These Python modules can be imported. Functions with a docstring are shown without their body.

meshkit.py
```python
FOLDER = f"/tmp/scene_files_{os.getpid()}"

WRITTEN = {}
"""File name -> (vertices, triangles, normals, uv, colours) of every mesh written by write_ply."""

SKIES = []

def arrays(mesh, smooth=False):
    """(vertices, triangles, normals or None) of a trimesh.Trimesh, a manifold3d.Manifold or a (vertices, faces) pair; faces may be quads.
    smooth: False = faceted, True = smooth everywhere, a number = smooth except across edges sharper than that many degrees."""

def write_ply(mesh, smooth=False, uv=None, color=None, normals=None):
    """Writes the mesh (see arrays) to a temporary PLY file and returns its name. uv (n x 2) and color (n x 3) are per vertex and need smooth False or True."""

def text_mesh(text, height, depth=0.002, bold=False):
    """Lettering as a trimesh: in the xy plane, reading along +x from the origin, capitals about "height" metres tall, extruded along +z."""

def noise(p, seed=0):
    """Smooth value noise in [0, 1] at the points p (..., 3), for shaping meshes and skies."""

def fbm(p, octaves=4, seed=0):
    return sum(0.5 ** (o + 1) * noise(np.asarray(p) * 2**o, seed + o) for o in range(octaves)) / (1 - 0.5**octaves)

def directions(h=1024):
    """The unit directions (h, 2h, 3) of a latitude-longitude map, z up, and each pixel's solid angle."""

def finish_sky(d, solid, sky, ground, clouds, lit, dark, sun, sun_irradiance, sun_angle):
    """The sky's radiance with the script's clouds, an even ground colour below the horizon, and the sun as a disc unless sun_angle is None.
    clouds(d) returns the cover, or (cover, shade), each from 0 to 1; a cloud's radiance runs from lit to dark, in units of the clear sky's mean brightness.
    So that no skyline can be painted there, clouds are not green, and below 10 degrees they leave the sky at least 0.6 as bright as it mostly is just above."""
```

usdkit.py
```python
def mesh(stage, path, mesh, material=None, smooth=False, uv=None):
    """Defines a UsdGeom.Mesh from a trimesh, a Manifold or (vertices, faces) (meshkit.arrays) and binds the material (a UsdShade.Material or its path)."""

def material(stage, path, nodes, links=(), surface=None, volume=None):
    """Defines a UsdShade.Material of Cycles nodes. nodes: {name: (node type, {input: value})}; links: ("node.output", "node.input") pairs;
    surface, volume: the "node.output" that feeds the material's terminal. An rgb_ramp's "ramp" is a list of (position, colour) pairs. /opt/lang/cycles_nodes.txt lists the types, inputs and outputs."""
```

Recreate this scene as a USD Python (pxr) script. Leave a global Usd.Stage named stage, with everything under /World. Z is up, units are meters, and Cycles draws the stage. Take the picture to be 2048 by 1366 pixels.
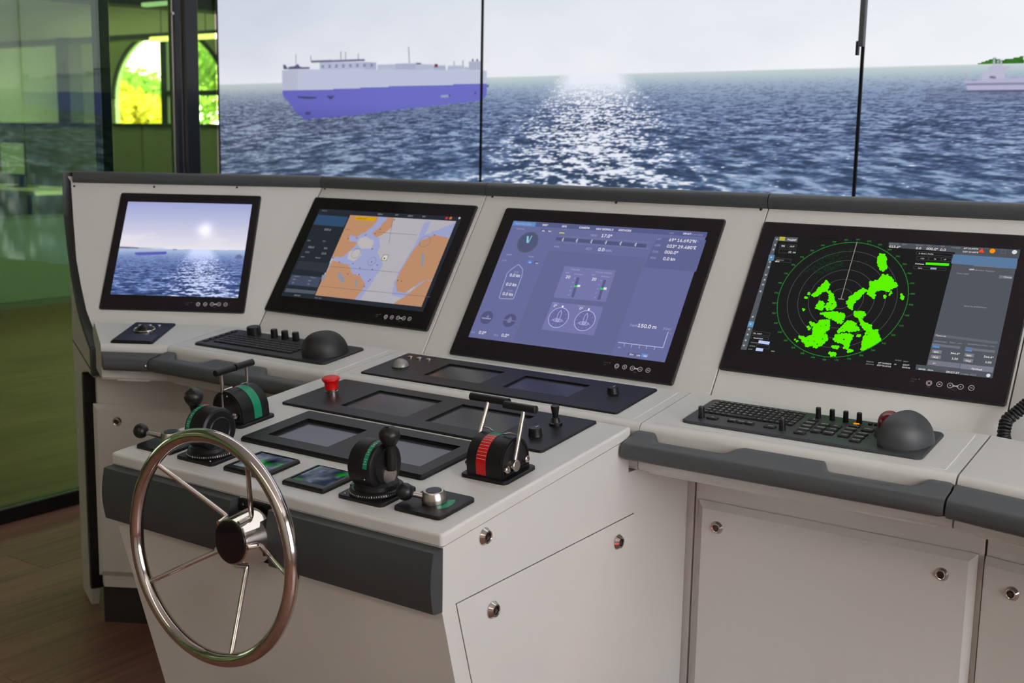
import math, random
import numpy as np, trimesh, shapely
from shapely.geometry import Polygon, Point, LineString
from shapely.ops import unary_union
import manifold3d as mf
import usdkit, meshkit
from pxr import Usd, UsdGeom, UsdLux, UsdShade, Gf, Sdf, Vt

random.seed(7)
RNG = np.random.default_rng(7)
stage = Usd.Stage.CreateInMemory()
UsdGeom.SetStageUpAxis(stage, UsdGeom.Tokens.z)
UsdGeom.SetStageMetersPerUnit(stage, 1.0)
UsdGeom.Xform.Define(stage, '/World')
UsdGeom.Scope.Define(stage, '/World/Looks')

# ------------------------------------------------------------------ camera, sky, lights, exposure
def rz(a):
    c, s = math.cos(a), math.sin(a)
    return np.array([[c, -s, 0], [s, c, 0], [0, 0, 1.0]])

def mat4(R, o):
    M = np.eye(4); M[:3, :3] = R; M[:3, 3] = o
    return M

def setm(x, M):
    x.AddTransformOp().Set(Gf.Matrix4d(*[float(v) for v in np.asarray(M).T.ravel()]))

CAM_POS, CAM_YAW, CAM_PITCH, CAM_ROLL, F_PX = np.array([1.6174, -2.2202, 1.3254]), 0.602549, 0.160802, 0.0186534, 2394.6
_f = np.array([-math.sin(CAM_YAW) * math.cos(CAM_PITCH), math.cos(CAM_YAW) * math.cos(CAM_PITCH), -math.sin(CAM_PITCH)])
_r = np.cross(_f, [0, 0, 1]); _r /= np.linalg.norm(_r); _u = np.cross(_r, _f)
_c, _s = math.cos(CAM_ROLL), math.sin(CAM_ROLL)
cam = UsdGeom.Camera.Define(stage, '/World/camera')
setm(cam, mat4(np.stack([_c * _r + _s * _u, -_s * _r + _c * _u, -_f], 1), CAM_POS))
cam.CreateHorizontalApertureAttr(36.0); cam.CreateVerticalApertureAttr(36.0 * 1366 / 2048)
cam.CreateFocalLengthAttr(36.0 * F_PX / 2048)
cam.CreateClippingRangeAttr(Gf.Vec2f(0.05, 200))
cam.CreateFStopAttr(6.3); cam.CreateFocusDistanceAttr(2.15)
cam.CreateExposureAttr(0.0)

dome = UsdLux.DomeLight.Define(stage, '/World/sky')
dome.CreateIntensityAttr(4.2); dome.CreateColorAttr(Gf.Vec3f(0.95, 0.98, 1.0))

def rect_light(name, o, x, y, w, h, power, color):
    """a lamp of w x h metres at o, its sides along x and y, shining along -(x cross y)"""
    x = np.array(x, float); y = np.array(y, float)
    l = UsdLux.RectLight.Define(stage, '/World/' + name)
    l.CreateWidthAttr(w); l.CreateHeightAttr(h); l.CreateIntensityAttr(power); l.CreateColorAttr(Gf.Vec3f(*color))
    setm(l, mat4(np.stack([x, y, np.cross(x, y)], 1), o))
    return l

rect_light('ceiling_light_main', (0.3, 0.30, 2.93), (1, 0, 0), (0, 1, 0), 4.4, 0.9, 1.2, (1.0, 1.0, 1.0))  # out of view above the console, placed to light panels and desk tops
rect_light('ceiling_light_rear', (1.4, -3.9, 2.93), (1, 0, 0), (0, 1, 0), 3.6, 0.8, 3.45, (1.0, 0.80, 0.59))  # out of view behind the camera, placed to warm the front faces
rect_light('window_light_right', (4.12, -1.9, 1.65), (0, -1, 0), (0, 0, 1), 3.0, 1.7, 13.9, (0.925, 0.95, 1.0))  # out of view, source unknown; lights the faces turned to the right
rect_light('corridor_light', (-4.2, 1.2, 2.8), (1, 0, 0), (0, 1, 0), 2.6, 3.0, 0.12, (0.92, 1.0, 1.0))  # added fill for the space just behind the green glass
rect_light('far_room_light', (-9.6, 5.6, 2.9), (1, 0, 0), (0, 1, 0), 4.0, 2.0, 2.2, (1.0, 0.97, 0.90))  # added fill that brightens the far room beyond its hanging tubes
red = UsdLux.SphereLight.Define(stage, '/World/red_indicator_light')     # unseen red spot, low and out of frame, aimed to redden the pedestal side
red.CreateRadiusAttr(0.03); red.CreateIntensityAttr(95.0); red.CreateColorAttr(Gf.Vec3f(1.0, 0.05, 0.06))
_sh = UsdLux.ShapingAPI.Apply(red.GetPrim()); _sh.CreateShapingConeAngleAttr(13.0); _sh.CreateShapingConeSoftnessAttr(1.0)
_o, _d = np.array([1.25, -1.25, 0.25]), np.array([0.579, -0.33, 0.50])
_z = (_o - _d) / np.linalg.norm(_o - _d); _x = np.cross([0, 0, 1.0], _z); _x /= np.linalg.norm(_x)
setm(red, mat4(np.stack([_x, np.cross(_z, _x), _z], 1), _o))

# ------------------------------------------------------------------ helpers
def lin(c):
    c = np.asarray(c, float) / 255.0
    return np.where(c < 0.04045, c / 12.92, ((c + 0.055) / 1.055) ** 2.4)

_used = {}
def numbered(path):
    n = _used.get(path, 0); _used[path] = n + 1
    return path if n == 0 else '%s_%03d' % (path, n)

def tag(prim, label=None, cat=None, group=None, kind=None):
    for k, v in (('label', label), ('category', cat), ('group', group), ('kind', kind)):
        if v: prim.SetCustomDataByKey(k, v)
    return prim

def thing(name, label, cat=None, M=None, group=None, kind=None):
    x = UsdGeom.Xform.Define(stage, numbered('/World/' + name))
    if M is not None: setm(x, M)
    return tag(x.GetPrim(), label, cat, group, kind)

def part(parent, name, mesh, m, smooth=32, label=None, kind=None, color=None):
    base = str(parent.GetPath()) if parent is not None else '/World'
    path = numbered(base + '/' + name)
    p = usdkit.mesh(stage, path, mesh, m, smooth=smooth)
    if color is not None:
        UsdGeom.PrimvarsAPI(p).CreatePrimvar('tint', Sdf.ValueTypeNames.Color3fArray, 'vertex').Set(Vt.Vec3fArray.FromNumpy(np.asarray(color, np.float32)))
    return tag(p.GetPrim(), label, None, None, kind)

def xf(mesh, M):
    m = mesh.copy(); m.apply_transform(M); return m

def mv(mesh, *t):
    m = mesh.copy(); m.apply_translation(t); return m

def cat(*ms):
    ms = [m for x in ms for m in (x if isinstance(x, (list, tuple)) else [x])]
    return trimesh.util.concatenate(ms)

def rrect(x0, x1, y0, y1, r=0.004, n=5):
    r = min(r, (x1 - x0) / 2 - 1e-5, (y1 - y0) / 2 - 1e-5)
    return shapely.box(x0 + r, y0 + r, x1 - r, y1 - r).buffer(r, quad_segs=n)

def extrude(poly, z0, z1):
    gs = list(poly.geoms) if hasattr(poly, 'geoms') else [poly]
    out = [trimesh.creation.extrude_polygon(g, z1 - z0, engine='earcut') for g in gs if g.area > 1e-12]
    m = cat(out); m.apply_translation((0, 0, z0)); return m

def hull(pts):
    return trimesh.convex.convex_hull(np.asarray(pts, float))

def cplate(poly, z0, z1, bev=0.0015):
    """a convex plate with a bevelled upper edge"""
    a = np.array(poly.exterior.coords)[:-1]; b = np.array(poly.buffer(-bev).exterior.coords)[:-1]
    P = lambda q, z: np.c_[q, np.full(len(q), z)]
    return hull(np.vstack([P(a, z0), P(a, z1 - bev), P(b, z1)]))

def plate(x0, x1, y0, y1, z0, z1, r=0.006, bev=0.0012):
    return cplate(rrect(x0, x1, y0, y1, r), z0, z1, bev)

def box(x0, x1, y0, y1, z0, z1, bev=0.0):
    if bev <= 0:
        m = trimesh.creation.box((x1 - x0, y1 - y0, z1 - z0)); m.apply_translation(((x0 + x1) / 2, (y0 + y1) / 2, (z0 + z1) / 2)); return m
    pts = []
    for sx, x in ((1, x0), (-1, x1)):
        for sy, y in ((1, y0), (-1, y1)):
            for sz, z in ((1, z0), (-1, z1)):
                pts += [(x + sx * bev, y + sy * bev, z), (x + sx * bev, y, z + sz * bev), (x, y + sy * bev, z + sz * bev)]
    return hull(pts)

def prism(poly_yz, x0, x1):
    """a profile in the (y, z) plane swept along x"""
    p = poly_yz if hasattr(poly_yz, 'exterior') else Polygon(poly_yz)
    m = extrude(p, x0, x1)                      # (y, z, x)
    m.vertices = m.vertices[:, [2, 0, 1]]
    m.fix_normals()
    return m

def lathe(profile, n=32, axis='z'):
    m = trimesh.creation.revolve(np.asarray(profile, float), sections=n)
    m.merge_vertices(); m.fix_normals()
    if axis == 'x': m.vertices = m.vertices[:, [2, 0, 1]]
    if axis == 'y': m.vertices = m.vertices[:, [1, 2, 0]]
    return m

def cyl(r, z0, z1, n=28, bev=0.0008):
    return lathe([(0, z0), (r, z0), (r, z1 - bev), (r - bev, z1), (0, z1)], n)

def ball(r, c=(0, 0, 0), sub=3):
    m = trimesh.creation.icosphere(subdivisions=sub, radius=r); m.apply_translation(c); return m

def tube(path, r, n=10, closed=False, caps=True):
    P = np.asarray(path, float); k = len(P)
    r = np.broadcast_to(r, k)
    T = np.roll(P, -1, 0) - np.roll(P, 1, 0)
    if not closed: T[0] = P[1] - P[0]; T[-1] = P[-1] - P[-2]
    T /= np.linalg.norm(T, axis=1)[:, None]
    a = np.cross(T[0], [0, 0, 1.0])
    if np.linalg.norm(a) < 1e-3: a = np.cross(T[0], [0, 1.0, 0])
    A = []
    for i in range(k):
        a = a - T[i] * (a @ T[i]); a /= np.linalg.norm(a); A.append(a)
    A = np.array(A); B = np.cross(T, A)
    th = np.arange(n) / n * 2 * math.pi
    V = (P[:, None] + r[:, None, None] * (np.cos(th)[None, :, None] * A[:, None] + np.sin(th)[None, :, None] * B[:, None])).reshape(-1, 3)
    F = []
    for i in range(k if closed else k - 1):
        j = (i + 1) % k
        for q in range(n):
            w = (q + 1) % n
            F += [(i * n + q, i * n + w, j * n + w), (i * n + q, j * n + w, j * n + q)]
    if caps and not closed:
        V = np.vstack([V, P[0], P[-1]])
        for q in range(n):
            w = (q + 1) % n
            F += [(len(V) - 2, w, q), (len(V) - 1, (k - 1) * n + q, (k - 1) * n + w)]
    m = trimesh.Trimesh(V, F, process=False); m.fix_normals(); return m

def loft(rings, caps=True):
    """rings: k lists of n points"""
    R = np.asarray(rings, float); k, n, _ = R.shape
    V = R.reshape(-1, 3); F = []
    for i in range(k - 1):
        for q in range(n):
            w = (q + 1) % n
            F += [(i * n + q, i * n + w, (i + 1) * n + w), (i * n + q, (i + 1) * n + w, (i + 1) * n + q)]
    if caps:
        V = np.vstack([V, R[0].mean(0), R[-1].mean(0)])
        for q in range(n):
            w = (q + 1) % n
            F += [(len(V) - 2, w, q), (len(V) - 1, (k - 1) * n + q, (k - 1) * n + w)]
    m = trimesh.Trimesh(V, F, process=False); m.fix_normals(); return m

def cut(mesh, n, d):
    """keeps the side of the plane n.p >= d"""
    n = np.asarray(n, float)
    m = mf.Manifold(mf.Mesh(np.asarray(mesh.vertices, np.float32), np.asarray(mesh.faces, np.uint32)))
    k = np.linalg.norm(n)
    q = m.trim_by_plane(list(n / k), float(d / k)).to_mesh()
    return trimesh.Trimesh(q.vert_properties[:, :3], q.tri_verts, process=False)

def text(s, h, bold=False, z=0.0):
    t = meshkit.text_mesh(s, h, depth=0.0001, bold=bold); t.apply_translation((0, 0, z)); return t

def grid(x, y):
    """a flat lattice over the coordinate lists x, y (z = 0): vertices, quads as triangles"""
    X, Y = np.meshgrid(x, y); n, k = len(x), len(y)
    V = np.c_[X.ravel(), Y.ravel(), np.zeros(X.size)]
    i = (np.arange(k - 1)[:, None] * n + np.arange(n - 1)[None]).ravel()
    F = np.vstack([np.c_[i, i + 1, i + n + 1], np.c_[i, i + n + 1, i + n]])
    return trimesh.Trimesh(V, F, process=False)

# ------------------------------------------------------------------ materials
def look(name, color, rough=0.5, metal=0.0, spec=0.5, coat=0.0, noise=0.0, scale=60, bump=0.0, ior=None):
    nodes = {'p': ('principled_bsdf', {'base_color': tuple(color), 'roughness': rough, 'metallic': metal, 'specular_ior_level': spec, 'coat_weight': coat})}
    links = []
    if noise or bump:
        nodes['g'] = ('geometry', {}); nodes['n'] = ('noise_texture', {'scale': scale, 'detail': 3.0})
        links.append(('g.position', 'n.vector'))
    if noise:
        c = np.asarray(color)
        nodes['r'] = ('rgb_ramp', {'ramp': [(0.3, tuple(c * (1 - noise))), (0.7, tuple(np.minimum(1, c * (1 + noise))))]})
        links += [('n.fac', 'r.fac'), ('r.color', 'p.base_color')]
    if bump:
        nodes['b'] = ('bump', {'strength': bump, 'distance': 0.001}); links += [('n.fac', 'b.height'), ('b.normal', 'p.normal')]
    return usdkit.material(stage, '/World/Looks/' + name, nodes, links, surface='p.BSDF')

def glow(name, color, strength=1.0):
    return usdkit.material(stage, '/World/Looks/' + name, {'e': ('emission', {'color': tuple(color), 'strength': strength})}, [], surface='e.emission')

MAT = {}
MAT['shell'] = look('painted_steel', (0.60, 0.60, 0.585), 0.42, noise=0.012, scale=900, bump=0.05)
MAT['trim'] = look('grey_trim', (0.058, 0.064, 0.070), 0.42, noise=0.03, scale=700, bump=0.06)
MAT['pad'] = look('grey_pad', (0.043, 0.049, 0.055), 0.45, noise=0.03, scale=700, bump=0.06)
MAT['plinth'] = look('plinth_black', (0.022, 0.023, 0.025), 0.5)
MAT['gap'] = look('gap_black', (0.01, 0.01, 0.01), 0.8)
MAT['black'] = look('black_plastic', (0.008, 0.008, 0.009), 0.36, spec=0.4)
MAT['satin'] = look('black_anodised', (0.009, 0.009, 0.010), 0.40, spec=0.30, bump=0.03, scale=900)
MAT['rubber'] = look('black_rubber', (0.009, 0.009, 0.010), 0.36, spec=0.4)
MAT['bezel'] = look('bezel_glass', (0.010, 0.0075, 0.011), 0.09, spec=0.5)
MAT['rim'] = look('bezel_rim', (0.014, 0.014, 0.015), 0.4)
MAT['chrome'] = look('polished_steel', (0.62, 0.57, 0.54), 0.07, metal=1.0)
MAT['steel'] = look('satin_steel', (0.52, 0.48, 0.46), 0.28, metal=1.0)
MAT['lockmetal'] = look('lock_metal', (0.56, 0.52, 0.50), 0.16, metal=1.0)
MAT['darkmetal'] = look('dark_metal', (0.10, 0.09, 0.085), 0.3, metal=1.0)
MAT['keyboard'] = look('keyboard_grey', (0.040, 0.045, 0.050), 0.45, bump=0.05, scale=900)
MAT['keyboardblack'] = look('keyboard_black', (0.013, 0.013, 0.014), 0.5, bump=0.05, scale=900)
MAT['key'] = look('key_black', (0.010, 0.010, 0.011), 0.5)
MAT['legend'] = look('legend_white', (0.55, 0.54, 0.52), 0.6)
MAT['legenddim'] = look('legend_grey', (0.10, 0.10, 0.10), 0.6)
MAT['green'] = look('scale_green', (0.0, 0.22, 0.105), 0.4)
MAT['red'] = look('scale_red', (0.50, 0.003, 0.004), 0.4)
MAT['estop'] = look('button_red', (0.62, 0.004, 0.005), 0.38)
MAT['ballred'] = look('ball_red', (0.16, 0.002, 0.006), 0.12, coat=0.6)
MAT['ballgrey'] = look('ball_grey', (0.26, 0.26, 0.26), 0.35, metal=0.3)
MAT['panelglass'] = look('dark_screen_glass', (0.035, 0.039, 0.046), 0.16, spec=0.5)
MAT['print'] = glow('glowing_icons', (0.42, 0.36, 0.37), 0.9)  # icons emit their own light instead of catching the room light
MAT['printdim'] = glow('glowing_dim', (0.11, 0.09, 0.09), 0.9)  # small lettering, also self-lit but fainter
MAT['orange'] = glow('orange_lamp', (1.0, 0.30, 0.0), 1.0)
MAT['wallpaint'] = look('wall_paint', (0.52, 0.50, 0.48), 0.8)
MAT['ceiling'] = look('ceiling_paint', (0.70, 0.69, 0.67), 0.9)
MAT['frame'] = look('black_frame', (0.006, 0.007, 0.007), 0.35)
MAT['picture'] = usdkit.material(stage, '/World/Looks/screen_picture', {'a': ('attribute', {'attribute': 'tint'}), 'e': ('emission', {'strength': 1.0})}, [('a.color', 'e.color')], surface='e.emission')
_glow = {}
def gl(c):
    k = tuple(round(float(v), 3) for v in c)
    if k not in _glow: _glow[k] = glow('screen_colour_%02d' % len(_glow), k)
    return _glow[k]

# wood: long grain along y, each plank its own tone
def wood(name, dark, light):
    return usdkit.material(stage, '/World/Looks/' + name, {
        'g': ('geometry', {}), 'm': ('mapping', {'scale': (26.0, 1.6, 10.0)}), 'n': ('noise_texture', {'scale': 1.0, 'detail': 6.0, 'roughness': 0.62, 'distortion': 0.6}),
        'o': ('object_info', {}), 'a': ('math', {'math_type': 'multiply_add', 'value2': 0.22, 'value3': -0.11}), 's': ('math', {'math_type': 'add'}),
        'r': ('rgb_ramp', {'ramp': [(0.25, dark), (0.75, light)]}),
        'b': ('bump', {'strength': 0.12, 'distance': 0.001}), 'p': ('principled_bsdf', {'roughness': 0.42, 'specular_ior_level': 0.35})},
        [('g.position', 'm.vector'), ('m.vector', 'n.vector'), ('o.random', 'a.value1'), ('n.fac', 's.value1'), ('a.value', 's.value2'), ('s.value', 'r.fac'), ('r.color', 'p.base_color'), ('n.fac', 'b.height'), ('b.normal', 'p.normal')], surface='p.BSDF')
MAT['wood'] = wood('laminate_wood', (0.115, 0.052, 0.036), (0.285, 0.140, 0.098))

def glass(name, tint, refl):
    """see-through tinted pane that mirrors a little, more so at grazing angles (the same from either side)"""
    return usdkit.material(stage, '/World/Looks/' + name, {'t': ('transparent_bsdf', {'color': tint}), 'g': ('glossy_bsdf', {'color': (0.95, 1.0, 0.95), 'roughness': 0.03}), 'w': ('layer_weight', {'blend': 0.5}),
        'q': ('math', {'math_type': 'power', 'value2': 4.0}), 'f': ('math', {'math_type': 'multiply_add', 'value2': 0.8, 'value3': refl, 'use_clamp': True}), 'm': ('mix_closure', {})},
        [('w.facing', 'q.value1'), ('q.value', 'f.value1'), ('f.value', 'm.fac'), ('t.BSDF', 'm.closure1'), ('g.BSDF', 'm.closure2')], surface='m.closure')
MAT['greenglass'] = glass('green_glass', (0.55, 0.70, 0.42), 0.13)
MAT['doorglass'] = glass('green_door_glass', (0.55, 0.70, 0.40), 0.015)

# ------------------------------------------------------------------ the frames in which things are built (measured off the photograph)
PSI, TILT, TILT_A, DESK, PED = math.radians(30.132), math.radians(55.996), math.radians(59.738), math.radians(7.065), math.radians(5.965)
OA = np.array([-0.7373, 0.0, 0.0]); OE = np.array([1.158, 0.0, 0.0]); H = 0.83
RA, RE = rz(PSI), rz(-PSI)
def frame(o, R, tilt):
    eu = R @ np.array([1.0, 0, 0]); ev = R @ np.array([0, math.cos(tilt), math.sin(tilt)])
    return np.stack([eu, ev, np.cross(eu, ev)], 1), np.asarray(o, float)
I3 = np.eye(3)
FR = {'panel': frame((0, 0, H), I3, TILT), 'desk': frame((0.0647, -0.0888, 0.8498), I3, DESK), 'ped': frame((0, -0.3150, 0.8207), I3, PED),
      'apanel': frame(OA + [0, 0, H], RA, TILT_A), 'adesk': frame((-0.6431, -0.0888, 0.8498), RA, DESK), 'epanel': frame(OE + [0, 0, H], RE, TILT_A)}
def at(f, u, v, n=0.0, rot=0.0):
    R, o = FR[f]
    return mat4(R @ rz(rot), o + R @ np.array([u, v, n]))
X0 = {'B': -0.7373, 'C': -0.1701, 'D': 0.5874}; X1 = {'B': -0.1701, 'C': 0.5874, 'D': 1.158}

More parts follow.
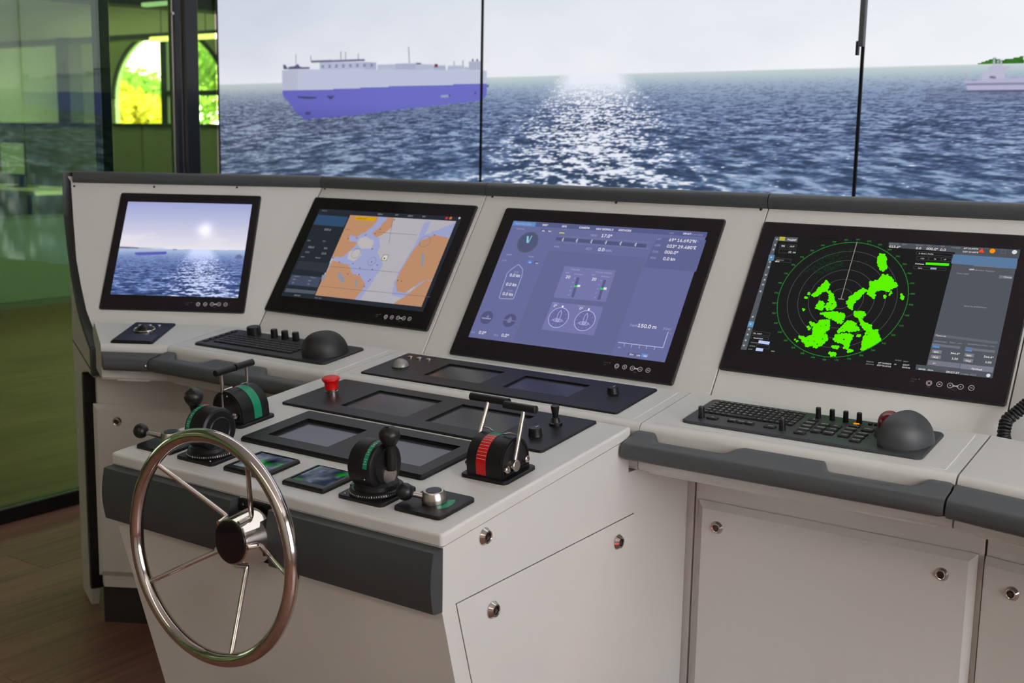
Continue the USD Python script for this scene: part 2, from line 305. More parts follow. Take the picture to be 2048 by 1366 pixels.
DATA = {"chart_frame":[[117.9,258.7],[476.0,260.4],[476.2,13.0],[118.7,11.3]],"land":[[[117.9,258.7],[216.2,259.6],[217.8,240.6],[195.9,212.0],[170.4,195.8],[145.6,200.6],[150.0,179.5],[184.4,175.1],[172.6,155.3],[153.5,131.4],[119.2,129.7],[120.0,188.8]],[[253.4,259.5],[268.5,259.4],[275.7,230.6],[253.1,204.5],[237.1,199.0],[223.3,208.4],[239.0,228.3]],[[127.4,115.9],[186.5,107.2],[209.7,83.6],[241.8,78.4],[268.3,57.3],[266.0,39.8],[254.8,12.0],[118.7,11.3],[123.2,68.0]],[[392.8,195.0],[426.7,214.7],[474.1,208.4],[491.4,112.1],[473.8,89.6],[451.4,87.6],[406.2,47.6],[382.8,49.6],[366.6,73.6],[367.8,105.8],[377.1,156.1],[385.0,180.6]],[[477.4,83.6],[476.2,13.0],[390.7,14.6],[419.0,40.5],[455.5,83.8]]],"shallow":[[[144.3,203.2],[178.5,205.5],[223.3,208.4],[245.4,199.5],[263.5,167.4],[261.1,153.9],[299.1,116.5],[287.9,76.4],[269.8,57.5],[241.8,78.4],[209.7,83.6],[186.5,107.2],[138.4,119.9],[121.3,127.6],[153.5,131.4],[172.1,156.2],[183.9,176.0],[151.7,186.4]],[[216.2,259.6],[253.4,259.5],[240.1,226.1],[224.0,207.1],[194.2,205.1],[170.4,195.8],[195.5,212.9],[216.8,240.5]],[[478.7,254.1],[398.4,214.2],[381.1,189.0],[373.4,153.7],[364.6,105.5],[362.9,73.3],[372.4,38.1],[401.4,32.5],[426.7,39.1],[475.6,85.6],[442.4,86.8],[427.5,47.6],[383.0,49.2],[366.6,73.6],[374.2,110.6],[387.0,176.4],[393.2,194.2],[472.3,212.6],[476.6,234.5]],[[379.5,250.3],[395.5,252.1],[390.8,194.0],[380.1,193.3]],[[268.3,57.3],[289.5,73.1],[279.9,42.0],[272.0,17.6],[254.8,12.0],[266.0,39.8]]],"hole":[[187.8,188.9],[204.6,194.5],[236.6,183.3],[237.2,164.6],[205.2,162.2],[185.9,175.2]],"hole2":[[171.5,147.2],[203.0,156.2],[213.0,141.4],[199.4,122.5],[176.3,127.4]],"lakes":[[[163.2,81.7],[172.1,84.7],[185.7,68.2],[177.9,63.1]],[[181.7,67.9],[188.9,72.0],[197.3,60.5],[192.5,54.8]],[[113.9,70.8],[124.4,73.9],[125.6,58.4],[118.0,57.8]],[[234.2,68.2],[240.1,66.5],[246.1,47.5],[240.2,49.1]],[[410.8,160.8],[418.1,160.5],[430.1,123.8],[425.6,123.5]]],"magenta":[[175.7,190.3],[231.4,207.6],[242.2,221.8],[275.1,253.0],[151.8,114.2],[277.2,67.7],[270.0,51.9],[426.1,216.0],[198.9,82.6],[243.7,161.5],[201.3,201.1],[280.0,72.3],[122.5,125.4]],"darkdots":[[236.6,83.7],[260.1,123.0],[229.6,102.9],[201.2,113.8],[272.8,102.1],[370.2,78.2],[382.7,77.2],[146.6,186.1],[283.5,116.1]],"own":[298.1,139.1],"rings":[[196.0,144.5,20],[260.5,125.2,17],[404.7,195.0,22]],"gridl":[[[125.5,38.5],[492.8,42.3]],[[128.3,98.9],[364.2,101.2]],[[236.6,212.4],[370.4,212.3]],[[267.0,259.3],[291.2,182.6]],[[121.9,214.1],[143.4,213.2]]],"Bdark":[[[-1.5,272.4],[487.6,273.2],[489.5,260.3],[114.8,259.4],[-2.0,259.6]],[[476.0,260.4],[489.5,260.3],[486.0,1.7],[469.2,13.1],[476.2,13.0]],[[1.7,-1.4],[118.7,11.3],[476.2,13.0],[486.0,1.7]],[[-2.0,259.6],[117.9,258.7],[118.7,11.3],[1.7,-1.4]]],"Bsub":[[[1.7,253.6],[113.3,251.9],[113.4,220.5],[-0.8,221.9],[0.16,0.25,0.36]],[[9.8,106.5],[120.9,109.0],[122.0,80.4],[7.9,82.5],[0.16,0.17,0.2]],[[5.1,63.6],[114.0,65.4],[114.5,34.3],[6.3,33.3],[0.22,0.25,0.32]],[[6.9,22.0],[115.8,23.8],[115.7,14.1],[6.6,10.7],[0.27,0.29,0.34]]],"Btext":[[9.5,264.9,"UTC +3",3,0],[211.2,264.8,"015.6",3.5,1],[271.7,265.5,"0.0",3.5,1],[314.1,265.2,"000.0",3.5,1],[362.8,265.7,"0.0",3.5,1],[48.4,206.2,"015.6",5,1],[5.1,169.4,"HDG",3,0],[61.4,171.0,"SOG",3,0],[19.0,148.6,"000.0",4.5,1],[76.6,149.2,"0.0",4.5,1],[16.3,133.2,"COG",4,0],[75.9,133.1,"12.0",4.5,1],[7.6,118.7,"depth",3,0],[61.4,119.7,"Manual",3,0],[15.5,58.6,"Cursor 1",3,0],[74.2,60.1,"Cursor 2",3,0],[15.4,48.6,"VRM",3,0],[18.0,38.9,"EBL",3,0],[72.0,49.2,"VRM",3,0],[74.5,39.5,"EBL",3,0],[45.8,2.8,"09:07:27",3,1],[120.7,2.7,"18 jun 2022",2.5,0]],"Bicons":[[442.1,267.1],[454.9,267.9],[482.2,269.5]],"Byellow":[[139.1,255.2],[210.5,255.6],[212.7,244.8],[141.0,245.2]],"radar":[[177.2,137.2],131.6],"radar_head":[175.8,267.2],"blobs":[[[231.3,243.9],[241.1,243.9],[247.4,228.2],[251.0,215.4],[247.8,208.4],[239.7,210.7],[232.7,221.4],[229.1,232.4]],[[226.9,179.8],[244.7,187.0],[247.8,198.4],[262.0,195.9],[270.4,187.4],[281.1,175.6],[271.4,169.1],[266.8,161.4],[256.1,165.9],[241.2,160.8],[240.6,149.7],[227.3,157.6],[229.5,168.9]],[[215.9,163.9],[225.0,160.3],[215.1,147.2],[206.9,133.5],[202.3,125.6],[206.6,115.0],[199.3,117.9],[191.3,130.0],[196.2,143.5],[206.5,155.6]],[[226.8,159.4],[243.3,151.8],[241.7,145.0],[230.6,150.5]],[[136.7,173.5],[143.7,168.5],[145.2,153.5],[134.5,148.7],[124.1,136.4],[116.5,139.4],[128.8,157.6]],[[149.3,150.9],[159.5,143.6],[165.8,129.3],[171.6,122.5],[167.4,112.8],[156.4,109.8],[149.6,116.5],[156.0,124.6],[153.2,139.3]],[[136.9,126.4],[145.6,121.7],[146.6,108.7],[138.3,107.9],[131.4,110.9]],[[146.8,101.3],[169.2,105.6],[193.2,102.6],[193.3,82.5],[177.0,88.0],[162.6,91.9]],[[148.2,83.0],[165.6,86.7],[170.7,67.1],[164.4,59.1],[172.9,45.5],[168.7,35.9],[162.0,29.7],[153.7,23.2],[145.8,27.7],[134.8,24.5],[125.9,32.6],[114.4,44.1],[128.5,42.1],[140.2,48.9],[138.8,67.2]],[[203.1,89.0],[213.1,88.3],[223.2,80.4],[228.5,71.9],[215.2,66.8],[205.2,67.4],[190.1,62.1],[196.2,77.3]],[[187.1,54.5],[207.0,60.4],[220.5,58.4],[219.9,47.5],[216.8,27.4],[205.9,38.6],[195.5,41.0],[186.6,43.5]],[[212.7,110.2],[230.1,112.0],[233.4,105.1],[225.7,97.0],[214.8,101.3]],[[223.2,100.3],[235.7,89.0],[249.9,83.4],[253.6,74.8],[243.1,71.8],[234.3,81.6]],[[247.8,72.3],[264.9,74.3],[270.4,64.2],[277.9,52.7],[260.8,38.2],[245.8,27.5],[242.6,53.8]],[[185.3,16.3],[196.9,16.0],[196.6,10.6],[188.6,9.6]],[[220.4,26.1],[228.6,25.3],[226.4,21.5],[221.2,22.6]],[[188.1,31.1],[197.9,31.2],[197.4,26.8],[187.4,27.4]],[[293.3,156.7],[298.4,155.3],[298.2,149.2],[295.1,148.8]],[[261.0,151.7],[265.7,149.6],[263.4,145.7]],[[271.5,161.8],[273.9,158.4],[272.0,155.3]],[[105.9,105.2],[108.7,104.0],[107.9,101.7]],[[127.8,77.0],[138.6,74.5],[134.6,70.4]],[[126.3,65.7],[132.1,64.6],[129.4,61.7]],[[110.2,34.4],[114.6,33.1],[112.6,31.7]],[[106.9,143.0],[109.5,142.5],[107.9,139.3]],[[104.5,132.6],[106.8,131.7],[105.2,130.0]],[[229.9,59.5],[236.4,59.5],[232.4,56.2]]],"Drects":[[[375.5,273.3],[492.2,271.7],[495.5,2.1],[374.0,9.2],[0.085,0.095,0.115]],[[242.2,274.2],[493.1,274.7],[493.9,255.1],[372.1,260.2],[243.9,262.6],[0.075,0.082,0.1]],[[355.3,11.8],[493.6,11.8],[494.2,1.3],[356.2,1.0],[0.075,0.09,0.1]],[[373.0,255.5],[492.4,255.0],[493.7,232.8],[372.8,234.7],[0.1,0.19,0.34]],[[417.0,240.8],[454.1,241.6],[454.4,232.4],[415.8,232.0],[0.17,0.17,0.19]],[[455.6,241.4],[492.0,241.9],[491.7,232.7],[456.0,231.8],[0.17,0.17,0.19]],[[375.2,80.0],[490.4,76.6],[489.9,71.4],[374.8,74.8],[0.13,0.135,0.16]],[[375.2,59.2],[427.4,58.7],[427.0,53.5],[374.8,54.0],[0.16,0.165,0.19]],[[436.3,58.1],[489.7,58.0],[489.3,52.9],[435.9,52.9],[0.16,0.165,0.19]],[[376.7,59.4],[389.3,59.2],[389.9,50.6],[376.7,50.7],[0.1,0.25,0.55]],[[436.7,59.2],[449.0,58.6],[448.9,50.5],[436.9,51.0],[0.1,0.25,0.55]],[[378.0,46.4],[396.0,46.2],[395.9,39.4],[377.9,39.5],[0.2,0.2,0.24]],[[378.2,35.4],[396.8,35.4],[396.7,28.5],[377.9,28.5],[0.2,0.2,0.24]],[[437.8,46.4],[454.7,46.1],[454.7,39.1],[437.7,39.6],[0.2,0.2,0.24]],[[438.0,35.6],[455.4,35.4],[455.1,28.3],[437.6,28.8],[0.2,0.2,0.24]],[[375.9,24.1],[434.0,23.9],[434.3,13.8],[376.0,13.9],[0.18,0.185,0.23]],[[435.2,23.7],[493.5,24.0],[493.7,12.8],[435.2,13.6],[0.2,0.205,0.26]],[[-0.3,270.8],[50.8,272.2],[51.1,260.8],[0.5,261.2],[0.09,0.1,0.12]],[[-0.8,269.9],[7.9,270.1],[12.4,0.2],[-0.7,-0.3],[0.085,0.1,0.115]],[[-1.6,226.0],[11.4,226.2],[12.4,212.0],[-0.2,211.8],[0.1,0.22,0.36]],[[-0.9,65.8],[11.3,65.6],[11.5,52.7],[-0.8,52.8],[0.12,0.3,0.5]],[[10.4,271.5],[22.7,271.5],[23.9,262.0],[10.9,261.9],[0.55,0.5,0.02]],[[325.0,233.3],[369.8,234.4],[369.7,228.9],[325.3,227.9],[0.07,0.9,0.0]],[[32.9,25.1],[57.0,24.3],[56.8,17.6],[33.0,18.4],[0.5,0.62,0.95]],[[32.4,8.2],[47.5,8.3],[47.5,0.8],[32.0,0.8],[0.5,0.62,0.95]],[[336.6,223.3],[348.1,223.1],[348.1,218.8],[336.3,218.9],[0.3,0.36,0.5]],[[466.3,216.4],[490.1,216.3],[490.2,210.0],[466.4,210.0],[0.17,0.18,0.21]]],"Dframes":[[[301.9,256.7],[371.3,256.4],[371.7,250.3],[302.4,250.1]],[[305.0,245.8],[326.9,246.4],[327.7,238.3],[305.8,237.7]],[[328.5,246.2],[351.8,246.5],[352.6,238.5],[329.3,238.1]],[[353.3,246.6],[371.8,246.6],[372.0,238.6],[353.8,238.6]],[[13.8,44.7],[52.1,44.2],[52.4,36.8],[14.5,37.2]],[[14.3,34.2],[52.4,33.0],[52.3,27.4],[14.4,27.8]],[[13.8,220.0],[49.9,218.9],[50.4,210.4],[14.4,211.4]],[[15.5,253.1],[29.8,253.3],[30.7,245.0],[16.3,244.8]],[[33.4,253.6],[52.9,253.8],[53.3,245.9],[34.2,245.3]],[[17.3,241.3],[54.3,242.0],[54.9,233.4],[18.3,232.2]],[[303.7,222.8],[366.0,223.2],[366.2,217.8],[304.4,216.9]],[[31.3,15.6],[58.8,15.2],[58.8,7.8],[31.3,8.1]]],"Dtext":[[245.1,261.5,"015.6°",5,1,0],[298.3,261.7,"0.0",5,1,0],[318.8,261.7,"000.0°",5,1,0],[346.1,261.5,"0.0",5,1,0],[244.4,269.0,"HDG GYRO",2.6,0,1],[269.3,269.3,"АВТО",2.6,0,1],[297.2,269.4,"SPD WT",2.6,0,1],[318.7,269.5,"COG",2.6,0,1],[345.3,270.0,"SOG",2.6,0,1],[365.6,268.9,"ПОЗИЦИЯ",2.6,0,1],[389.6,268.8,"69° 16.692'N",3,1,0],[389.3,261.1,"033° 29.480'E",3,1,0],[28.9,263.2,"РАДАР",4.2,1,0],[19.9,247.4,"RM",3.6,1,0],[38.6,247.6,"HUP",3.6,0,0],[38.7,233.8,"12",4,1,0],[48.7,233.8,"NM",3,0,0],[17.4,213.6,"ПИТАНИЕ",2.6,0,1],[16.7,209.6,"ВКЛ",3.2,1,0],[306.9,251.2,"X-Band 1 Profile",2.6,0,0],[313.2,239.8,"FTC",2.6,0,0],[339.1,240.7,"IR",2.6,0,0],[357.6,241.1,"LP",2.6,0,0],[304.6,227.3,"Усиление",2.8,1,0],[312.7,218.0,"Авто",2.6,0,0],[16.7,38.2,"EBL  ВЫКЛ",2.6,0,0],[19.6,28.0,"Ориентация",2.6,0,0],[16.7,17.2,"Усиление",2.4,0,1],[16.1,9.2,"ДОЖДЬ",2.4,0,1],[15.9,1.4,"МОРЕ",2.4,0,1],[65.4,3.1,"Авто",2.4,0,0],[409.2,222.9,"ЦМР",3,1,0],[417.7,222.5,"Навигация  Маршрут",2.8,0,1],[388.1,212.4,"Поиск ЦМР",3,0,1],[474.8,211.5,"Список",3,0,0],[415.9,143.2,"цели не добавлены",3.2,0,1],[377.8,75.1,"Поиск по:",3,0,0],[377.4,62.9,"ВИЗИР/ПКД 1",2.6,0,1],[405.7,63.6,"Сброс - откл",2.6,0,1],[438.6,64.2,"ВИЗИР/ПКД 2",2.6,0,1],[464.0,64.6,"Сброс - откл",2.6,0,1],[381.7,40.0,"ВИЗ",3.2,1,0],[382.0,29.0,"ПКД",3.2,1,0],[441.4,40.1,"ВИЗ",3.2,1,0],[441.7,28.9,"ПКД",3.2,1,0],[411.9,41.1,"344.4°",3.8,1,0],[416.5,30.4,"1.00",3.8,1,0],[472.1,41.3,"344.4°",3.8,1,0],[476.5,30.5,"1.00",3.8,1,0],[384.5,16.4,"АП",3,0,0],[455.4,14.3,"Пробный",3.2,1,0],[361.3,1.3,"МЕНЮ",3,1,0],[378.6,2.0,"День",3,0,0],[412.2,1.7,"09:07:27",4,1,0],[437.6,1.8,"10 июн. 2022",3.2,0,1],[260.9,4.7,"Широта",2.8,0,1],[261.2,-0.5,"Долгота",2.8,0,1],[283.9,4.5,"69° 10.502'N",2.8,1,0],[282.7,-0.9,"033° 51.272'E",2.8,1,0],[314.1,14.1,"ПЕЛЕНГ",2.4,0,1],[329.9,13.7,"ДИСТ",2.4,0,1],[314.9,5.1,"КУ",2.6,0,0],[330.6,6.5,"126.2°",2.8,1,0],[330.3,1.0,"20.02 М",2.8,1,0]],"Dicons":[[423.7,267.3],[443.6,268.1],[463.7,268.2],[483.8,268.6],[487.6,6.0]],"Dside":[[5.5,264.4],[5.4,250.4],[4.9,239.2],[5.1,220.1],[5.4,208.7],[6.1,195.8],[5.2,177.2],[5.6,165.5],[5.3,153.8],[4.5,137.4],[4.6,76.7],[4.5,59.5],[5.1,47.4],[5.1,35.0],[4.7,21.7],[4.2,9.6]],"Crects":[[[0.3,322.1],[520.7,322.0],[521.3,309.7],[0.5,309.3],[0.095,0.11,0.25]],[[131.2,247.3],[392.5,247.4],[388.7,3.7],[126.9,3.1],[0.125,0.14,0.29]],[[402.3,302.1],[523.5,302.3],[523.7,222.2],[393.3,222.6],[0.115,0.13,0.28]],[[190.8,209.3],[328.1,208.5],[329.7,127.5],[190.8,125.7],[0.175,0.185,0.39]],[[193.1,113.7],[328.3,114.6],[329.6,42.0],[190.3,41.4],[0.175,0.185,0.39]],[[0.8,320.7],[67.2,320.9],[67.2,308.8],[1.0,309.4],[0.12,0.26,0.55]],[[139.4,284.4],[382.5,282.1],[383.2,272.6],[139.6,275.2],[0.085,0.095,0.2]],[[233.5,183.0],[241.2,182.8],[244.8,131.0],[237.2,131.1],[0.1,0.11,0.24]],[[305.1,181.9],[312.0,182.1],[313.9,131.0],[306.9,131.1],[0.1,0.11,0.24]],[[234.3,161.6],[242.4,161.5],[242.4,156.7],[234.3,156.8],[0.01,0.7,0.05]],[[304.6,161.7],[312.4,161.6],[312.4,156.8],[304.5,157.0],[0.01,0.7,0.05]],[[242.4,163.7],[250.5,163.6],[250.6,158.4],[242.8,158.1],[0.8,0.8,0.85]],[[312.7,163.3],[320.5,163.2],[320.7,157.6],[312.9,157.7],[0.8,0.8,0.85]],[[222.2,107.1],[226.2,107.1],[226.7,101.1],[222.6,101.1],[0.9,0.9,0.95]],[[292.2,107.1],[296.1,107.1],[296.5,101.2],[292.6,101.2],[0.9,0.9,0.95]],[[142.5,298.3],[157.0,297.9],[157.1,295.1],[142.6,295.5],[0.6,0.62,0.1]],[[84.8,216.9],[97.9,216.2],[97.8,208.0],[85.2,208.8],[0.1,0.24,0.6]],[[103.7,215.7],[114.7,215.2],[114.9,207.6],[104.4,208.1],[0.1,0.11,0.24]],[[88.1,304.0],[102.5,303.6],[103.0,296.2],[88.6,296.6],[0.1,0.11,0.24]],[[105.0,303.2],[117.9,302.7],[118.2,295.8],[105.3,296.3],[0.1,0.11,0.24]],[[427.9,11.8],[444.1,11.9],[444.3,5.5],[428.0,5.4],[0.1,0.11,0.24]],[[444.9,12.0],[460.3,11.9],[460.4,5.5],[445.1,5.6],[0.1,0.11,0.24]],[[460.4,13.9],[476.6,13.6],[476.8,5.7],[460.8,5.6],[0.12,0.25,0.65]],[[55.3,281.9],[60.6,281.8],[66.5,263.2],[61.2,263.3],[0.25,0.6,0.7]]],"Clines":[[[[395.1,32.9],[505.1,33.1],[505.2,71.4]],1.2],[[[411.6,32.9],[412.7,24.9]],0.8],[[[430.1,32.7],[430.8,24.7]],0.8],[[[449.2,32.6],[449.9,24.6]],0.8],[[[466.6,32.7],[467.2,24.8]],0.8],[[[486.0,33.1],[486.3,25.2]],0.8],[[[62.7,203.3],[79.5,191.1],[84.2,173.4],[84.8,113.0],[82.5,110.5],[48.6,108.5],[43.6,111.2],[40.0,176.3],[47.1,188.3],[62.7,203.3]],0.9]],"Cgauges":[[64.4,264.9,40],[30.3,55.4,17],[96.6,54.7,17],[224.1,76.0,24],[294.2,75.6,24]],"Ctext":[[9.4,311.8,"NAVIGATION",5,1,1],[87.6,312.8,"MAP",5,1,0],[142.8,312.1,"GPS",5,1,0],[191.3,311.9,"CAMERA",5,1,0],[237.6,311.2,"NAV SIGNALS",5,1,0],[297.7,311.5,"ANCHORS",5,1,0],[229.1,292.7,"HDG",6,0,1],[257.8,292.4,"17.0°",8,1,0],[229.9,256.0,"ROT",6,0,1],[262.5,255.8,"0.0",8,1,0],[279.0,255.2,"°/MIN",5.5,0,1],[142.1,256.8,"RUDD",4,0,1],[429.4,312.2,"UTC",4,0,1],[463.0,312.7,"09:07",5,1,0],[481.4,312.6,"10 Jun 2022",3.6,0,1],[402.7,294.8,"LAT",5,0,1],[403.1,278.3,"LON",5,0,1],[402.7,261.9,"COG",5,0,1],[402.3,245.6,"SOG",5,0,1],[433.1,293.4,"69° 16.692'N",7.5,1,0],[433.4,277.1,"033° 29.480'E",7.5,1,0],[432.7,261.6,"000.0°",7.5,1,0],[434.5,244.7,"0.0 kn",7.5,1,0],[492.7,295.9,"GPS1",4,0,1],[16.9,299.1,"Speed log",3.6,0,1],[17.7,225.0,"DRIFT",4,0,1],[81.9,224.5,"WIND",4,0,1],[12.3,208.4,"STW",4,0,1],[92.2,297.3,"REL",3.5,1,0],[108.8,297.0,"TRU",3.5,1,0],[58.6,180.2,"BOW",4,0,1],[48.6,169.4,"0.0 kn",7.5,1,0],[48.2,144.4,"0.0 kn",7.5,1,0],[59.0,129.7,"STERN",3.5,0,1],[48.8,118.4,"0.0 kn",7.5,1,0],[4.0,11.2,"Roll",4,0,1],[24.3,11.4,"0.0°",7.5,1,0],[68.7,11.3,"Pitch",4,0,1],[89.4,11.6,"0.0°",7.5,1,0],[211.5,200.0,"Propeller",4,0,1],[276.0,198.9,"Thruster demand",4,0,1],[199.4,190.1,"RPM",3.5,0,1],[223.2,189.1,"Set/Actual",3.5,0,1],[203.5,178.1,"20",7,1,0],[269.3,190.5,"RPM",3.5,0,1],[293.9,189.2,"Set/Actual",3.5,0,1],[273.8,178.3,"20",7,1,0],[193.7,109.9,"Azimuth",3.5,0,1],[199.5,101.8,"0°",6,1,0],[263.9,109.3,"Azimuth",3.5,0,1],[269.3,101.7,"0°",6,1,0],[409.4,75.1,"Depth",5.5,0,1],[428.0,74.7,"150.0 m",8.5,1,0],[491.2,75.4,"ECHO",5,0,1],[508.3,65.8,"-5",3.5,0,1],[398.6,19.1,"40",4,0,1],[431.8,6.3,"50m",3.6,1,0],[448.9,6.1,"100",3.6,1,0],[465.3,6.6,"200",3.6,1,0],[89.4,209.1,"kn",4,0,0],[107.9,208.8,"m/s",3.5,0,0]],"Cticks":[[160.0,278.9],[198.9,278.9],[238.6,279.0],[277.6,279.0],[316.4,279.1],[355.6,278.8]],"Csl":[[229.4,179.5],[228.5,168.9],[228.2,157.6],[228.4,147.6],[228.8,135.9],[300.0,179.3],[298.7,168.4],[298.7,157.7],[298.0,147.3],[299.0,136.3]],"btnC":[[411.2,-22.9],[430.6,-22.8],[449.6,-23.2],[468.5,-23.3],[487.7,-23.1],[380.5,-20.0],[392.2,-19.8]],"btnD":[[386.8,-23.2],[405.8,-22.9],[425.1,-22.8],[444.0,-22.9],[463.2,-22.5],[356.0,-20.6],[367.2,-19.8]],"btnB":[[379.5,-25.0],[398.9,-24.5],[418.4,-23.7],[436.9,-22.9],[455.0,-22.6],[349.2,-24.1],[359.4,-22.1]],"btnA":[[247.9,-21.7],[267.4,-21.1],[286.0,-20.5],[304.7,-20.0],[323.4,-20.3],[217.1,-20.4],[228.4,-20.0]],"Aship":[[45.3,126.8],[134.5,132.2],[137.3,126.5],[132.4,123.5],[56.6,118.5],[49.5,120.7]],"Asun":[233.6,202.9],"Ahor":[[1.2,138.5],[356.9,142.2]],"Aglx":[[231.1,140.1],[252.5,-0.7]],"Aboats":[[337.7,121.6],[156.2,135.6]],"size":{"A":[0.356,0.2835],"B":[0.487,0.273],"C":[0.52,0.3226],"D":[0.4936,0.2743]},"ship_white":[[-1747.0,1597.0],[-1619.0,1598.0],[-1176.0,1589.0],[-810.0,1578.0],[-790.0,1576.0],[-789.0,1534.0],[-809.0,1533.0],[-1175.0,1530.0],[-1620.0,1520.0],[-1748.0,1521.0]],"ship_blue":[[-1748.0,1522.0],[-1620.0,1521.0],[-1175.0,1531.0],[-809.0,1534.0],[-789.0,1535.0],[-787.0,1496.0],[-797.0,1489.0],[-808.0,1478.0],[-1175.0,1449.0],[-1392.0,1428.0],[-1637.0,1414.0],[-1657.0,1432.0],[-1681.0,1442.0],[-1696.0,1462.0],[-1744.0,1501.0]],"ship_bow":[[-1747.0,1597.0],[-1667.0,1596.0],[-1668.0,1521.0],[-1748.0,1521.0]],"ship_house":[[[-1553.0,1622.0],[-1332.0,1619.0],[-1333.0,1592.0],[-1553.0,1595.0]],[[-1332.0,1618.0],[-1276.0,1615.0],[-1276.0,1590.0],[-1333.0,1591.0]],[[-1271.0,1607.0],[-1190.0,1607.0],[-1190.0,1587.0],[-1271.0,1588.0]],[[-1190.0,1609.0],[-1093.0,1608.0],[-1093.0,1585.0],[-1190.0,1587.0]],[[-1093.0,1606.0],[-1018.0,1602.0],[-1018.0,1583.0],[-1093.0,1585.0]],[[-1018.0,1599.0],[-965.0,1598.0],[-962.0,1582.0],[-1018.0,1583.0]],[[-955.0,1596.0],[-884.0,1596.0],[-883.0,1581.0],[-955.0,1581.0]],[[-865.0,1608.0],[-816.0,1608.0],[-815.0,1579.0],[-864.0,1580.0]],[[-884.0,1591.0],[-864.0,1590.0],[-864.0,1580.0],[-883.0,1581.0]]],"ship_dark":[[[-1597.0,1629.0],[-1332.0,1628.0],[-1331.0,1622.0],[-1596.0,1622.0]],[[-1742.0,1618.0],[-1730.0,1617.0],[-1714.0,1600.0],[-1740.0,1601.0]],[[-1714.0,1609.0],[-1682.0,1611.0],[-1666.0,1619.0],[-1651.0,1607.0],[-1604.0,1606.0],[-1604.0,1600.0],[-1714.0,1600.0]],[[-1629.0,1442.0],[-1599.0,1442.0],[-1604.0,1432.0],[-1628.0,1432.0]],[[-1668.0,1500.0],[-1570.0,1497.0],[-1570.0,1491.0],[-1621.0,1490.0],[-1668.0,1494.0]],[[-1520.0,1500.0],[-1478.0,1500.0],[-1497.0,1486.0],[-1504.0,1489.0]],[[-951.0,1500.0],[-943.0,1500.0],[-944.0,1492.0],[-951.0,1493.0]],[[-839.0,1507.0],[-832.0,1507.0],[-832.0,1500.0],[-838.0,1500.0]],[[-790.0,1529.0],[-778.0,1531.0],[-784.0,1521.0]],[[-1093.0,1610.0],[-1072.0,1609.0],[-1072.0,1604.0],[-1093.0,1605.0]],[[-852.0,1616.0],[-846.0,1616.0],[-845.0,1609.0],[-852.0,1609.0]],[[-833.0,1616.0],[-826.0,1615.0],[-826.0,1608.0],[-833.0,1609.0]]],"ship_red":[[-1012.0,1604.0],[-998.0,1603.0],[-998.0,1593.0],[-1012.0,1593.0]],"ship_masts":[[[-1447.0,1657.0],[-1447.0,1631.0]],[[-1424.0,1654.0],[-1424.0,1631.0]],[[-1362.0,1647.0],[-1362.0,1629.0]],[[-1597.0,1645.0],[-1597.0,1629.0]],[[-1674.0,1652.0],[-1674.0,1619.0]],[[-1128.0,1664.0],[-1124.0,1609.0]],[[-927.0,1609.0],[-927.0,1596.0]],[[-890.0,1611.0],[-890.0,1595.0]]],"ship_mark":[[-984.0,1498.0],[-950.0,1499.0],[-949.0,1491.0],[-984.0,1490.0]],"s2_hull":[[759.0,1523.0],[782.0,1518.0],[824.0,1525.0],[909.0,1520.0],[911.0,1493.0],[771.0,1494.0],[768.0,1504.0]],"s2_dark":[[[765.0,1512.0],[910.0,1509.0],[910.0,1506.0],[766.0,1509.0]],[[769.0,1495.0],[911.0,1491.0],[912.0,1487.0],[769.0,1490.0]],[[824.0,1531.0],[839.0,1529.0],[840.0,1524.0],[824.0,1526.0]],[[882.0,1515.0],[910.0,1515.0],[910.0,1509.0],[882.0,1509.0]]],"s2_house":[[[805.0,1527.0],[809.0,1545.0],[821.0,1546.0],[820.0,1556.0],[841.0,1558.0],[873.0,1555.0],[872.0,1549.0],[860.0,1548.0],[863.0,1520.0],[805.0,1521.0]],[[829.0,1558.0],[830.0,1579.0],[833.0,1579.0],[836.0,1558.0]],[[847.0,1573.0],[851.0,1573.0],[853.0,1557.0],[848.0,1557.0]],[[840.0,1571.0],[844.0,1571.0],[845.0,1558.0],[841.0,1558.0]]],"hill":[[789.0,1562.0],[809.0,1569.0],[832.0,1576.0],[851.0,1571.0],[866.0,1573.0],[895.0,1578.0],[904.0,1580.0],[905.0,1563.0]],"hor":[[-2098.0,1549.0],[-1747.0,1548.0],[-784.0,1552.0],[-735.0,1552.0],[193.0,1555.0],[193.0,1556.0],[477.0,1558.0],[783.0,1561.0]],"glit":[[-460.0,1555.0],[-272.0,1552.0],[-731.0,1376.0],[-47.0,1258.0]],"shipshadow":[[-1637.0,1411.0],[-808.0,1474.0],[-788.0,1476.0],[-787.0,1438.0],[-1037.0,1392.0],[-1467.0,1350.0],[-1686.0,1371.0]]}

